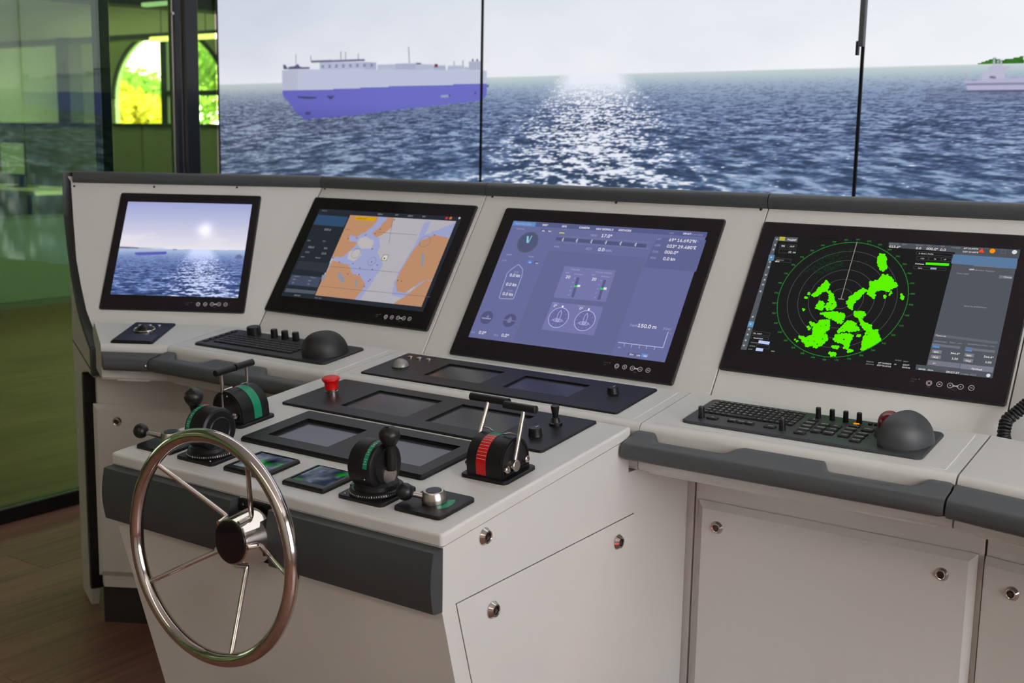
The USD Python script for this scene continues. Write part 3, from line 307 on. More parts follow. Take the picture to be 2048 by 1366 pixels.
# ------------------------------------------------------------------ the room
GX, WY = -2.115, 1.1            # glass partition plane, screen wall plane
floor = thing('floor', 'brown wood laminate floor of narrow boards', kind='structure')
part(floor, 'subfloor', box(-13.1, 4.3, -5.1, 8.3, -0.05, -0.004), MAT['plinth'])
part(floor, 'board_field', cat(box(0.6, 4.3, -5.1, 1.3, -0.004, 0.0), box(-2.2, 0.6, -5.1, -1.9, -0.004, 0), box(-13.0, -5.3, -1.0, 8.3, -0.004, 0), box(-5.3, -2.2, 4.0, 8.3, -0.004, 0), box(-5.3, -2.2, -5.1, -1.0, -0.004, 0)), MAT['wood'], kind='stuff')
for (xa, xb, ya, yb) in ((-2.2, 0.6, -1.9, 1.3), (-5.3, -2.2, -1.0, 4.0)):
    nx = int(round((xb - xa) / 0.194))
    wd = (xb - xa) / nx
    for i in range(nx):
        y = ya - RNG.uniform(0, 1.0)
        while y < yb:
            y2 = min(y + 1.29, yb); y1 = max(y, ya)
            if y2 - y1 > 0.05:
                part(floor, 'plank', box(xa + i * wd + 0.0006, xa + (i + 1) * wd - 0.0006, y1 + 0.0006, y2 - 0.0006, -0.004, 0.0, 0.0008), MAT['wood'], smooth=False)
            y += 1.29
part(None, 'wall_right', box(4.2, 4.3, -5.1, 1.3, 0, 3.0), MAT['wallpaint'])
part(None, 'wall_back', box(-13.1, 4.3, -5.2, -5.1, 0, 3.0), MAT['wallpaint'])
part(None, 'wall_end', box(-13.1, -13.0, -5.1, 8.3, 0, 3.0), MAT['wallpaint'])  # added, like the longer back wall, to keep sky light out
part(None, 'wall_screen', box(-2.1, 4.3, 1.2, 1.3, 0, 3.0), MAT['plinth'])
part(None, 'ceiling', box(-13.1, 4.3, -5.2, 8.3, 3.0, 3.1), MAT['ceiling'])
for n in ('wall_end', 'wall_right', 'wall_back', 'wall_screen', 'ceiling'):
    tag(stage.GetPrimAtPath('/World/' + n), {'wall_end': 'plain wall added at the far left end to keep sky light out', 'wall_right': 'plain painted wall on the right of the simulator room', 'wall_back': 'plain painted wall behind the camera', 'wall_screen': 'black wall behind the big screens', 'ceiling': 'pale ceiling over both rooms'}[n], kind='structure')

gw = thing('wall_left', 'green tinted glass partition with black frames left of the screens', kind='structure')
part(gw, 'glass_pane', box(GX - 0.006, GX + 0.006, -1.6, 0.556, 0.055, 3.0), MAT['greenglass'], smooth=False)
part(gw, 'glass_pane', box(GX - 0.006, GX + 0.006, -5.1, -1.61, 0.055, 3.0), MAT['greenglass'], smooth=False)
part(gw, 'door_pane', box(GX - 0.006, GX + 0.006, 0.56, 0.876, 0.055, 3.0), MAT['doorglass'], smooth=False)
part(gw, 'side_pane', box(GX - 0.006, GX + 0.006, 0.992, 1.094, 0.055, 3.0), MAT['doorglass'], smooth=False)
part(gw, 'floor_track', box(GX - 0.03, GX + 0.025, -5.1, 1.1, 0, 0.055, 0.003), MAT['frame'])
part(gw, 'door_stile', box(GX - 0.04, GX - 0.008, 0.556, 0.612, 0.055, 3.0, 0.003), MAT['frame'])
part(gw, 'door_stile', box(GX - 0.02, GX + 0.02, 0.884, 0.912, 0.055, 3.0, 0.003), MAT['frame'])
part(gw, 'edge_seal', box(GX - 0.008, GX + 0.012, 0.8765, 0.8835, 0.055, 3.0, 0.001), MAT['steel'], label='pale seal strip on the glass door edge')
part(gw, 'edge_seal', box(GX - 0.008, GX + 0.012, 0.914, 0.922, 0.055, 3.0, 0.001), MAT['steel'], label='pale seal strip beside the corner post')
part(gw, 'corner_post', box(GX - 0.03, GX + 0.03, 0.924, 0.99, 0.0, 3.0, 0.003), MAT['frame'])
part(gw, 'lock_button', xf(cyl(0.006, 0, 0.01), mat4(np.array([[0, 0, 1.0], [0, 1, 0], [-1, 0, 0]]), (GX + 0.018, 0.872, 1.80))), MAT['steel'])

# ------------------------------------------------------------------ what stands beyond the green glass
MAT['farwall'] = look('far_wall_paint', (0.62, 0.60, 0.50), 0.85)
MAT['lowwall'] = look('far_low_wall', (0.22, 0.24, 0.20), 0.8)
MAT['farframe'] = look('far_frame', (0.03, 0.035, 0.03), 0.6)
def wall_with_hole(poly, y0, y1):
    m = extrude(poly, 0, y1 - y0)              # (x, z, d) -> (x, y, z)
    m.vertices = np.c_[m.vertices[:, 0], y0 + m.vertices[:, 2], m.vertices[:, 1]]
    m.fix_normals(); return m
far = thing('wall_far', 'far pale wall seen through the green glass, with a wide framed opening', kind='structure')
part(far, 'upper_wall', wall_with_hole(shapely.box(-13.5, 2.50, -5.0, 3.0), 7.0, 7.12), MAT['farwall'], smooth=False)
part(far, 'low_wall', cat(box(-11.15, -10.02, 6.98, 7.1, 0, 1.50, 0.003), box(-10.0, -9.2, 6.98, 7.1, 0, 1.50, 0.003), box(-9.18, -5.0, 6.98, 7.1, 0, 1.50, 0.003), box(-13.5, -11.17, 6.98, 7.1, 0, 1.5, 0.003)), MAT['lowwall'])
part(far, 'opening_frame', cat(box(-11.55, -11.30, 6.95, 7.14, 1.50, 2.54), box(-13.5, -5.0, 6.95, 7.14, 2.47, 2.53), box(-13.5, -5, 6.95, 7.14, 1.49, 1.52)), MAT['farframe'], smooth=False)
AX, AZ, AR = -11.0, 1.86, 1.08
arch = Polygon([(AX + AR * math.cos(t), AZ + AR * 0.80 * math.sin(t)) for t in np.linspace(0, math.pi, 40)] + [(AX - AR, 1.0), (AX + AR, 1.0)])
win = thing('window_1', 'arched window with trees outside, behind the green glass', kind='structure')
part(win, 'arch_wall', wall_with_hole(shapely.box(-15.0, 0, -6.0, 3.4).difference(arch), 8.2, 8.27), MAT['farwall'], smooth=False)
part(win, 'mullion', cat(box(-11.25, -11.12, 8.28, 8.36, 1.0, 2.72, 0.004)), MAT['farframe'])
part(win, 'transom', box(-11.12, AX + AR, 8.28, 8.36, 1.90, 1.97, 0.004), MAT['farframe'])
part(win, 'window_arch_trim', tube([(AX + (AR + 0.02) * math.cos(t), 8.19, AZ + (AR + 0.02) * 0.8 * math.sin(t)) for t in np.linspace(0, math.pi, 40)], 0.03, 8), MAT['farframe'])

MAT['leaf'] = usdkit.material(stage, '/World/Looks/foliage', {'g': ('geometry', {}), 'n': ('noise_texture', {'scale': 2.2, 'detail': 5.0}), 'r': ('rgb_ramp', {'ramp': [(0.3, (0.10, 0.20, 0.04)), (0.7, (0.52, 0.62, 0.20))]}),
    'd': ('diffuse_bsdf', {}), 't': ('translucent_bsdf', {}), 'm': ('mix_closure', {'fac': 0.4})}, [('g.position', 'n.vector'), ('n.fac', 'r.fac'), ('r.color', 'd.color'), ('r.color', 't.color'), ('d.BSDF', 'm.closure1'), ('t.BSDF', 'm.closure2')], surface='m.closure')
MAT['leafyellow'] = usdkit.material(stage, '/World/Looks/foliage_yellow', {'g': ('geometry', {}), 'n': ('noise_texture', {'scale': 3.0, 'detail': 4.0}), 'r': ('rgb_ramp', {'ramp': [(0.35, (0.55, 0.42, 0.06)), (0.65, (0.95, 0.74, 0.14))]}), 'd': ('diffuse_bsdf', {})},
    [('g.position', 'n.vector'), ('n.fac', 'r.fac'), ('r.color', 'd.color')], surface='d.BSDF')
MAT['bark'] = look('tree_bark', (0.10, 0.07, 0.045), 0.9)
def leaf_cloud(c, rad, n, size, rng):
    d = rng.normal(size=(n, 3)); d /= np.linalg.norm(d, axis=1)[:, None]
    P = np.asarray(c) + d * np.asarray(rad) * rng.uniform(0.55, 1.0, n)[:, None]
    a = rng.normal(size=(n, 3)); a /= np.linalg.norm(a, axis=1)[:, None]
    b = np.cross(a, rng.normal(size=(n, 3))); b /= np.linalg.norm(b, axis=1)[:, None]
    s = size * rng.uniform(0.6, 1.3, n)[:, None]
    V = np.stack([P - a * s, P + b * s * 0.5, P + a * s, P - b * s * 0.5], 1).reshape(-1, 3)
    i = np.arange(n)[:, None] * 4
    return trimesh.Trimesh(V, np.vstack([np.hstack([i, i + 1, i + 2]), np.hstack([i, i + 2, i + 3])]), process=False)
def tree(x, y, hgt, rad, label, mat, seed, cat_='tree'):
    r = np.random.default_rng(seed)
    t = thing('tree' if cat_ == 'tree' else 'shrub', label, cat_, mat4(I3, (x, y, 0)), )
    part(t, 'trunk', tube([(0, 0, 0), (0.05, 0, hgt * 0.4), (0, 0.05, hgt * 0.8)], np.array([0.14, 0.10, 0.04]) * rad / 1.5, 10), MAT['bark'])
    cl = [leaf_cloud((r.uniform(-.6, .6) * rad, r.uniform(-.6, .6) * rad, hgt * 0.62 + r.uniform(-.4, .4) * rad), (rad * .55, rad * .55, rad * .45), 420, 0.10, r) for _ in range(7)]
    part(t, 'foliage', cat(cl), mat, smooth=False, kind='stuff')
tree(-18.8, 13.4, 3.7, 1.5, 'green tree seen in the left half of the arched window', MAT['leaf'], 1)
tree(-14.6, 13.2, 3.9, 1.5, 'tall green tree filling the right of the arched window', MAT['leaf'], 2)
tree(-17.4, 17.6, 3.2, 1.5, 'pale green tree behind the others outside the arched window', MAT['leaf'], 5)
tree(-15.0, 10.9, 2.35, 1.0, 'yellow leaved shrub at the foot of the arched window', MAT['leafyellow'], 3, 'shrub')
tree(-17.2, 11.3, 2.5, 1.1, 'yellow leaved shrub left at the foot of the arched window', MAT['leafyellow'], 4, 'shrub')
g = part(None, 'ground', box(-60, 10, 9.0, 80, -0.2, -0.1), look('outside_grass', (0.30, 0.40, 0.08), 0.95)); tag(g.GetPrim() if hasattr(g, 'GetPrim') else g, 'sunny grass outside the arched window', kind='structure')
sun = UsdLux.DistantLight.Define(stage, '/World/sun'); sun.CreateIntensityAttr(5.0); sun.CreateAngleAttr(0.6); sun.CreateColorAttr(Gf.Vec3f(1.0, 0.95, 0.82))
setm(sun, mat4(rz(math.radians(200)) @ np.array([[1, 0, 0], [0, math.cos(0.85), -math.sin(0.85)], [0, math.sin(0.85), math.cos(0.85)]]), (0, 0, 5)))

for i, (x, lab) in enumerate(((-7.2, 'warm lit tube lamp hanging left of the corner post behind the glass'), (-6.62, 'warm lit tube lamp seen through the narrow pane beside the screens'))):
    t = thing('tube_lamp', lab, 'lamp', mat4(I3, (x, 5.0, 2.22)), 'tube lamps in the far room')
    part(t, 'lamp_tube', xf(tube([(-0.14, 0, 0), (0.14, 0, 0)], 0.022, 12), np.eye(4)), glow('lamp_warm_%d' % i, (1.0, 0.83, 0.42), 4.0))
    part(t, 'cable', tube([(0, 0, 0.02), (0, 0, 0.76)], 0.004, 6), MAT['farframe'])
t = thing('ceiling_duct', 'dark duct crossing below the far ceiling behind the glass', 'duct')
part(t, 'duct_body', hull([(-6.4, 3.0, 2.33), (-6.4, 3.5, 2.33), (-6.4, 3.0, 2.6), (-4.2, 3.0, 2.12), (-4.2, 3.5, 2.12), (-4.2, 3.0, 2.5), (-4.2, 3.5, 2.5), (-6.4, 3.5, 2.6)]), MAT['farframe'], smooth=False)
t = thing('strip_light', 'short cool white strip light under the dark ceiling duct', 'lamp')
part(t, 'light_strip', xf(box(-0.13, 0.13, -0.02, 0.02, -0.012, 0.012, 0.003), mat4(I3, (-4.78, 2.99, 2.19))), glow('lamp_cool', (0.8, 1.0, 1.0), 1.2))

t = thing('office_cabinet', 'low dark cabinet behind the green glass near the floor', 'cabinet', mat4(I3, (-6.9, 3.0, 0)))
part(t, 'cabinet_body', box(-0.4, 0, -1.4, 1.3, 0.05, 0.70, 0.004), look('far_cabinet', (0.045, 0.07, 0.06), 0.5))
part(t, 'plinth', box(-0.38, 0.01, -1.4, 1.3, 0, 0.05), MAT['frame'])
t = thing('office_desk', 'pale office desk behind the green glass', 'desk', mat4(I3, (-8.3, 4.3, 0)))
MAT['desktop'] = look('far_desk_top', (0.62, 0.62, 0.45), 0.5)
part(t, 'desktop', box(-1.2, 0.75, -0.4, 0.4, 0.845, 0.88, 0.003), MAT['desktop'])
for lx in (-1.1, 0.65):
    for ly in (-0.35, 0.35): part(t, 'leg', box(lx - 0.03, lx + 0.03, ly - 0.03, ly + 0.03, 0, 0.845), MAT['farframe'])
t = thing('office_monitor', 'office monitor with a pale bright screen on the far desk', 'monitor', mat4(I3, (-8.45, 4.35, 0.88)))
part(t, 'screen', box(-0.24, 0.10, -0.02, 0.0, 0.12, 0.40, 0.004), glow('far_screen', (0.62, 0.72, 0.50), 0.6))
part(t, 'case', box(-0.26, 0.12, 0.0, 0.03, 0.10, 0.42, 0.004), MAT['farframe'])
part(t, 'stand', cat(box(-0.03, 0.05, 0.02, 0.05, 0.0, 0.15), box(-0.12, 0.14, -0.05, 0.1, 0, 0.012)), MAT['farframe'])
t = thing('office_chair', 'dark office chair at the far desk behind the glass', 'chair', mat4(rz(0.4), (-8.6, 3.5, 0)))
part(t, 'seat', plate(-0.24, 0.24, -0.24, 0.24, 0.44, 0.52, 0.08, 0.02), MAT['rubber'])
part(t, 'backrest', xf(plate(-0.22, 0.22, 0.0, 0.6, 0, 0.06, 0.1, 0.02), mat4(np.array([[1, 0, 0], [0, 0.1, -1], [0, 1, 0.1]]), (0, -0.24, 0.55))), MAT['rubber'])
part(t, 'gas_column', cyl(0.03, 0.08, 0.44), MAT['farframe'])
for k in range(5):
    a = k * 2 * math.pi / 5
    part(t, 'foot', tube([(0, 0, 0.1), (0.3 * math.cos(a), 0.3 * math.sin(a), 0.03)], 0.02, 8), MAT['farframe'])

# ------------------------------------------------------------------ the screen wall: three big panels with one picture of the sea
def sea_picture(x, z, zh, xg, w0, w1, hscale, light=1.0):
    """sRGB picture (0..1) of a sea under haze: x, z in metres on the screen, horizon at zh, glitter path at xg"""
    h = np.maximum(zh - z, 0) / hscale
    D = 1.0 / (h + 0.012); X = (x - xg) / hscale * D
    q = lambda fx, fy, s, o=2: meshkit.fbm(np.stack([X * fx + 31.7, D * fy + 9.1, np.zeros_like(X)], -1), o, s)
    n1, n2, n3 = q(4.6, 8.5, 1, 3), q(13.0, 21.0, 5, 2), q(22.0, 36.0, 8, 2)
    keys_h = np.array([0, .02, .05, .09, .16, .26, .40, 1.0])
    cols = np.array([(197, 209, 212), (178, 194, 204), (146, 163, 188), (118, 134, 168), (98, 113, 150), (84, 103, 140), (74, 97, 130), (60, 85, 115)]) / 255.0
    base = np.stack([np.interp(h, keys_h, cols[:, k]) for k in range(3)], -1)
    amp = np.clip((h - 0.015) / 0.14, 0, 1)[..., None]
    wv = (0.55 * n1 + 0.30 * n2 + 0.15 * n3 - 0.5)[..., None]
    dark, lite = np.array([52, 66, 92]) / 255, np.array([158, 180, 208]) / 255
    c = base + amp * np.where(wv < 0, (dark - base) * np.clip(-wv * 6.5, 0, 0.9), (lite - base) * np.clip(wv * 5.5, 0, 0.85))
    w = w0 + (w1 - w0) * np.clip(h / 0.24, 0, 1.6)
    g = np.exp(-(np.abs(x - xg) / hscale / w) ** 2.2)
    far = np.clip(1.25 - h / 0.085, 0, 1)
    s = 0.35 * n1 + 0.40 * n2 + 0.25 * n3
    spark = np.clip((s - (0.70 - 0.245 * g)) * 13, 0, 1) * np.clip(g * 2.2, 0, 1)
    spark = np.maximum(spark, np.clip(g * 2.3 - 0.70, 0, 1) * far)
    spark = np.maximum(spark, np.clip((n3 * 0.6 + n2 * 0.4 - 0.77) * 14, 0, 0.8) * np.clip((h - 0.1) * 6, 0, 1))
    c = c * (1 - spark[..., None]) + np.array([232, 236, 247]) / 255 * spark[..., None]
    return c

AA = 0.0008
def cover(poly, x, z):
    """share of each picture point that lies inside the outline"""
    p = poly if hasattr(poly, 'area') else Polygon(poly)
    a, b, c_, d = p.bounds
    k = np.nonzero((x > a - 0.004) & (x < c_ + 0.004) & (z > b - 0.004) & (z < d + 0.004))[0]
    f = sum(shapely.contains_xy(p, x[k] + dx * AA, z[k] + dz * AA).astype(float) for dx in (-1.5, -.5, .5, 1.5) for dz in (-1.5, -.5, .5, 1.5)) / 16
    return k, f[:, None]
def paint(c, x, z, poly, col, a=1.0, noise=None):
    k, f = cover(poly, x, z)
    c[k] = c[k] * (1 - a * f) + np.asarray(col) / 255.0 * a * f

MM = lambda p: [(a / 1000, b / 1000) for a, b in p]
def wall_picture(x, z):
    zh = 1.549 + 0.0042 * (x + 2.1)
    c = sea_picture(x, z, zh, -0.372 - 0.05 * np.clip(zh - z, 0, .4), 0.125, 0.36, 1.0)
    grey = np.clip((-0.95 - x) / 0.9, 0, 1)[..., None] * 0.30
    sea = np.clip((zh - z) / 0.0035 + 0.5, 0, 1)[..., None]
    c = c * (1 - grey) + (c.mean(-1, keepdims=True) * 0.92) * grey
    n = meshkit.fbm(np.stack([x * 1.6, z * 4.2, 0 * x], -1), 5, 3); n2 = meshkit.fbm(np.stack([x * 4, z * 9.0, 0 * x], -1), 3, 12)
    e = np.clip((x + 2.1) / 3.2, 0, 1)[..., None]
    hi = np.clip((z - zh) / 0.40, 0, 1)[..., None]
    lo_c = np.array([226, 228, 237]) / 255 * (1 - e) + np.array([240, 243, 247]) / 255 * e
    hi_c = np.array([205, 212, 226]) / 255 * (1 - e) + np.array([233, 238, 244]) / 255 * e
    sky = lo_c * (1 - hi) + hi_c * hi + (0.6 * n + 0.4 * n2 - 0.5)[..., None] * np.array([0.11, 0.09, 0.06])
    c = c * sea + sky * (1 - sea)
    for k, poly in (('hill', DATA['hill']),):
        kk = shapely.contains_xy(Polygon(MM(poly)), x, z); m = meshkit.fbm(np.stack([x[kk] * 40, z[kk] * 60, 0 * x[kk]], -1), 3, 4)[:, None]
        c[kk] = np.array([58, 118, 40]) / 255 * (0.7 + 0.6 * m)
    sh = shapely.contains_xy(Polygon(MM(DATA['shipshadow'])), x, z); c[sh] = c[sh] * 0.86 + np.array([84, 80, 112]) / 255 * 0.14 - 0.02
    # the car carrier
    for p in DATA['ship_masts']:
        paint(c, x, z, LineString(MM(p)).buffer(0.0022), (92, 90, 110), 0.55)
    for i, p in enumerate(DATA['ship_house']): paint(c, x, z, MM(p), (168, 175, 198) if i % 2 else (178, 184, 206))
    paint(c, x, z, MM(DATA['ship_white']), (187, 194, 216))
    paint(c, x, z, MM(DATA['ship_bow']), (181, 185, 205))
    kk = shapely.contains_xy(Polygon(MM(DATA['ship_blue'])), x, z)
    t = np.clip((1.47 - z[kk]) / 0.12, 0, 1)[:, None]; u = np.clip((x[kk] + 1.75) / 0.5, 0, 1)[:, None]
    c[kk] = np.array([104, 106, 190]) / 255 * (1 - t) + np.array([78, 80, 158]) / 255 * t + (u - 0.5) * 0.03
    for p in DATA['ship_dark']: paint(c, x, z, MM(p), (66, 66, 98), 0.85)
    paint(c, x, z, MM(DATA['ship_red']), (120, 50, 52)); paint(c, x, z, MM(DATA['ship_mark']), (150, 165, 190))
    hb = np.array(MM(DATA['ship_house'][0])); zw = hb[:, 1].min() * 0.45 + hb[:, 1].max() * 0.55
    for xx in np.arange(hb[:, 0].min() + 0.01, hb[:, 0].max() + 0.05, 0.034): paint(c, x, z, [(xx, zw - 0.008), (xx + 0.012, zw - 0.008), (xx + 0.012, zw + 0.004), (xx, zw + 0.004)], (112, 114, 138), 0.6)
    # the smaller vessel on the right
    kk = shapely.contains_xy(shapely.box(0.664, 1.466, 2.2, 1.500), x, z); c[kk] = c[kk] * 0.75 + np.array([84, 86, 116]) / 255 * 0.25
    kk = shapely.contains_xy(shapely.box(0.71, 1.43, 0.78, 1.466), x, z); c[kk] = c[kk] * 0.85 + np.array([84, 86, 116]) / 255 * 0.15
    hull_ = list(MM(DATA['s2_hull'])); ext = [(2.0, hull_[3][1]) if q == 3 else (2.0, hull_[4][1]) if q == 4 else p for q, p in enumerate(hull_)]
    for p in DATA['s2_house']: paint(c, x, z, MM(p), (186, 186, 208))
    paint(c, x, z, ext, (178, 178, 206))
    for p in DATA['s2_dark']: paint(c, x, z, [(2.0 if a > 0.84 else a, b) for a, b in MM(p)], (82, 78, 108), 0.8)
    return np.clip(c, 0, 1)

s2l = lambda c: np.where(c < 0.04045, c / 12.92, ((c + 0.055) / 1.055) ** 2.4)
zs = np.r_[np.arange(0.76, 1.17, 0.05), np.arange(1.17, 1.905, 0.0030), np.arange(1.95, 2.60, 0.05)]
for (xa, xb, lab) in ((-2.096, -0.8115, 'big video wall screen showing the blue and white car carrier ship'), (-0.8045, 0.4815, 'big middle video wall screen showing sun glitter on the sea'), (0.4905, 1.80, 'big video wall screen on the right showing a small ship and a green hill')):
    t = thing('video_wall_screen', lab, 'screen', mat4(np.array([[1.0, 0, 0], [0, 0, -1], [0, 1, 0]]), (xa, WY, 0)), 'video wall panels')
    xs = np.arange(xa, xb if xb < 1.5 else 0.99, 0.0030)
    xs = np.r_[xs, xb] if xb < 1.5 else np.r_[xs, np.arange(1.0, 1.81, 0.05)]
    m = grid(xs, zs); col = s2l(wall_picture(m.vertices[:, 0], m.vertices[:, 1]))
    m.vertices[:, 0] -= xa
    part(t, 'picture', m, MAT['picture'], smooth=False, color=col)
    part(t, 'screen_back', box(-0.002, xb - xa + 0.002, 0.755, 2.56, -0.06, -0.002), MAT['frame'])
    part(t, 'bezel', extrude(shapely.box(-0.0035, 0.755, xb - xa + 0.0035, 2.56).difference(shapely.box(0.0, 0.76, xb - xa, 2.555)), -0.05, 0.006), MAT['frame'], smooth=False)
t = thing('cable_cover', 'dark cover strip with small bracket on the seam right of the middle screen', 'strip')
part(t, 'cover_strip', box(0.476, 0.492, WY - 0.02, WY - 0.006, 1.615, 2.56, 0.002), MAT['trim'])
part(t, 'bracket', box(0.470, 0.478, WY - 0.018, WY - 0.006, 1.592, 1.63, 0.001), MAT['frame'])

# ------------------------------------------------------------------ console units
def desk_profile(k):
    """(y, z) outline of the desk slab; k squeezes depth for the wedge units"""
    P = [(-0.0888, 0.8498), (-0.286, 0.8254)]
    for a in np.linspace(10, 90, 7): P.append((-0.287 - 0.016 * math.sin(math.radians(a)), 0.8095 + 0.016 * math.cos(math.radians(a))))
    P += [(-0.303, 0.742), (-0.298, 0.736), (-0.07, 0.728), (-0.02, 0.75), (0.0, 0.80), (-0.012, 0.822), (-0.07, 0.838)]
    return [(y * k, z) for y, z in P]
def body_profile(k):
    P = [(-0.05, 0.107), (-0.05, 0.73), (-0.02, 0.75), (0.0, 0.795), (0.262, 1.185), (0.30, 1.20), (0.36, 1.20), (0.42, 0.9), (0.42, 0.107)]
    return [(y * k, z) for y, z in P]
def rail_rings(xs, hi, k, r=0.018):
    """the padded hand rail: its section changes from high (grip rest) to low (open grip)"""
    out = []
    for x, h in zip(xs, hi):
        zt = 0.8015; yb = -0.3165 + 0.014 * h
        P = [(yb, 0.7715), (yb, zt - 0.004 + 0.0150 * h), (yb - 0.004, zt - 0.001 + 0.0125 * h), (yb - 0.016, zt + 0.009 * h), (yb - 0.026, zt + 0.001 + 0.003 * h)]
        for a in np.linspace(15, 90, 5): P.append((-0.3645 + r * (1 - math.sin(math.radians(a))), zt - r + r * math.cos(math.radians(a))))
        for a in np.linspace(0, 90, 5): P.append((-0.3645 + 0.012 * (1 - math.cos(math.radians(a))), 0.778 - 0.010 * math.sin(math.radians(a))))
        out.append([(x, y * k, z) for y, z in P])
    return out
def ramp(x, a, b): t = np.clip((x - a) / (b - a), 0, 1); return t * t * (3 - 2 * t)
def smooth_high(xs, zones):
    h = np.zeros(len(xs))
    for a0, a1, b1, b0 in zones: h = np.maximum(h, ramp(xs, a0, a1) * (1 - ramp(xs, b1, b0)))
    return h
def lock(parent, M, s=1.0):
    q = usdkit
    path = numbered(str(parent.GetPath()) + '/lock')
    x = UsdGeom.Xform.Define(stage, path); setm(x, M); p = x.GetPrim()
    part(p, 'lock_ring', lathe([(0.0062 * s, 0.001), (0.0125 * s, 0.0), (0.0128 * s, 0.0012), (0.0092 * s, 0.0070 * s), (0.0082 * s, 0.0074 * s), (0.0066 * s, 0.0066 * s), (0.0062 * s, 0.001)], 32), MAT['lockmetal'])
    part(p, 'lock_core', cat(cyl(0.0064 * s, 0.0, 0.0040 * s, 24), mv(box(-0.0026 * s, 0.0026 * s, -0.0026 * s, 0.0026 * s, 0.0, 0.0016 * s), 0, 0, 0.0040 * s)), MAT['darkmetal'])
FACE_Y = np.array([[1.0, 0, 0], [0, 0, -1], [0, 1, 0]])       # local z looks along -y
FACE_X = np.array([[0, 0, 1.0], [1, 0, 0], [0, 1, 0]])        # local z looks along +x, local x along +y
def screw(parent, M): part(parent, 'screw', xf(lathe([(0, 0), (0.0034, 0), (0.0030, 0.0011), (0.0012, 0.0014), (0.0010, 0.0004), (0, 0.0004)], 14), M), MAT['darkmetal'])
def door_panel(x0, x1, z0, z1, y, b=0.014):
    a = shapely.box(x0, z0, x1, z1); P = lambda g, d: [(q[0], d, q[1]) for q in list(g.exterior.coords)[:-1]]
    return hull(P(a, y) + P(a, y - 0.004) + P(a.buffer(-b, join_style=2), y - 0.013))

def straight_unit(key, label, rail_zones, rail_span, door, locks, screws_u):
    x0, x1 = X0[key] + 0.0012, X1[key] - 0.0012
    t = thing('console_unit', label, 'console', mat4(I3, (x0, 0, 0)), 'console units')
    T = lambda m: mv(m, -x0, 0, 0)
    R, o = FR['panel']
    part(t, 'cabinet', T(prism(body_profile(1), x0 + 0.001, x1 - 0.001)), MAT['shell'], smooth=25)
    part(t, 'plinth', T(box(x0 + 0.001, x1 - 0.001, -0.035, 0.40, 0, 0.107)), MAT['plinth'])
    part(t, 'sloping_panel', T(xf(box(x0, x1, -0.030, 0.452, -0.016, 0.0, 0.0012), mat4(R, o))), MAT['shell'], smooth=20)
    part(t, 'desk_top', T(prism(desk_profile(1), x0, x1)), MAT['shell'], smooth=25)
    Rd, od = FR['desk']
    part(t, 'cover_plate', T(xf(plate(x0 + 0.02 - 0.0647, x1 - 0.021 - 0.0647, -0.195, -0.012, -0.001, 0.0009, 0.003, 0.0005), mat4(Rd, od))), MAT['shell'], smooth=20)
    part(t, 'top_rail', T(prism(rrect(0.246, 0.300, 1.200, 1.236, 0.015, 6), x0, x1)), MAT['trim'])
    if rail_span:
        a, b = rail_span
        xs = np.r_[a, np.arange(a + 0.002, b - 0.002, 0.004), b]
        hi = smooth_high(xs, rail_zones)
        rings = np.array(rail_rings(xs, hi, 1))
        for i, f in ((0, 0.55), (1, 0.85), (2, 0.96), (-1, 0.90), (-2, 0.98)):
            c = rings[i].mean(0); rings[i] = c + (rings[i] - c) * [1, f, f]
        part(t, 'hand_rail', T(loft(rings)), MAT['trim'], smooth=40)
        part(t, 'rail_lip', T(box(max(a, x0) + 0.02, min(b, x1) - 0.02, -0.299, -0.262, 0.733, 0.7365, 0.001)), MAT['shell'])
    if door:
        part(t, 'door', T(door_panel(*door, -0.0505)), MAT['shell'], smooth=15)
    for (lx, lz) in locks: lock(t, mat4(FACE_Y, (lx - x0, -0.0635, lz)))
    for u in screws_u: screw(t, mat4(R, o + R @ np.array([u, 0.448, 0]) - [x0, 0, 0]))
    return t
straight_unit('B', 'console unit carrying the electronic chart display, second from the left', [(-0.80, -0.79, -0.705, -0.682), (-0.60, -0.552, -0.392, -0.368), (-0.19, -0.15, 0.4, 0.5)], (-0.7365, -0.1885), (-0.715, -0.195, 0.142, 0.624), [], [-0.762 + 0.037])
straight_unit('C', 'console unit behind the wheel pedestal carrying the conning display', [], None, None, [], [-0.150, 0.208, 0.571])
straight_unit('D', 'console unit carrying the green radar display', [(0.50, 0.56, 0.618, 0.640), (0.762, 0.800, 0.942, 0.957), (1.090, 1.122, 1.3, 1.4)], (0.5802, 1.1562), (0.597, 1.147, 0.142, 0.624), [(0.645, 0.575), (1.088, 0.576)], [])

# the wedge unit at the left end, turned 30 degrees, its front narrower than its back
CP = math.cos(PSI)
def wedge_cuts(m, left=0.52, xl=-0.455, gap=0.0012):
    m = cut(m, (-1, math.tan(PSI), 0), gap)                # the side against the next unit
    return cut(m, (1, left, 0), xl * 1.0)                  # the free end
t = thing('console_unit', 'wedge shaped console unit at the left end with the camera view display', 'console', mat4(RA, OA), 'console units')
RAi = lambda f: mat4(RA.T @ FR[f][0], RA.T @ (FR[f][1] - OA))
part(t, 'cabinet', cut(wedge_cuts(prism(body_profile(CP), -1.2, 0.6), 0.60), (1, 0, 0), -0.445), MAT['shell'], smooth=25)
part(t, 'plinth', cut(wedge_cuts(prism([(-0.032, 0), (0.34, 0), (0.34, 0.107), (-0.032, 0.107)], -1.2, 0.6), 0.6), (1, 0, 0), -0.443), MAT['plinth'])
pb = [(-0.612, 0.452), (-0.599, 0.436), (-0.568, 0.314), (-0.536, 0.192), (-0.509, 0.117), (-0.479, 0.042), (-0.440, -0.03), (-0.02, -0.03)]
ub = lambda v: v * math.cos(TILT_A) * math.tan(PSI) - 0.0012
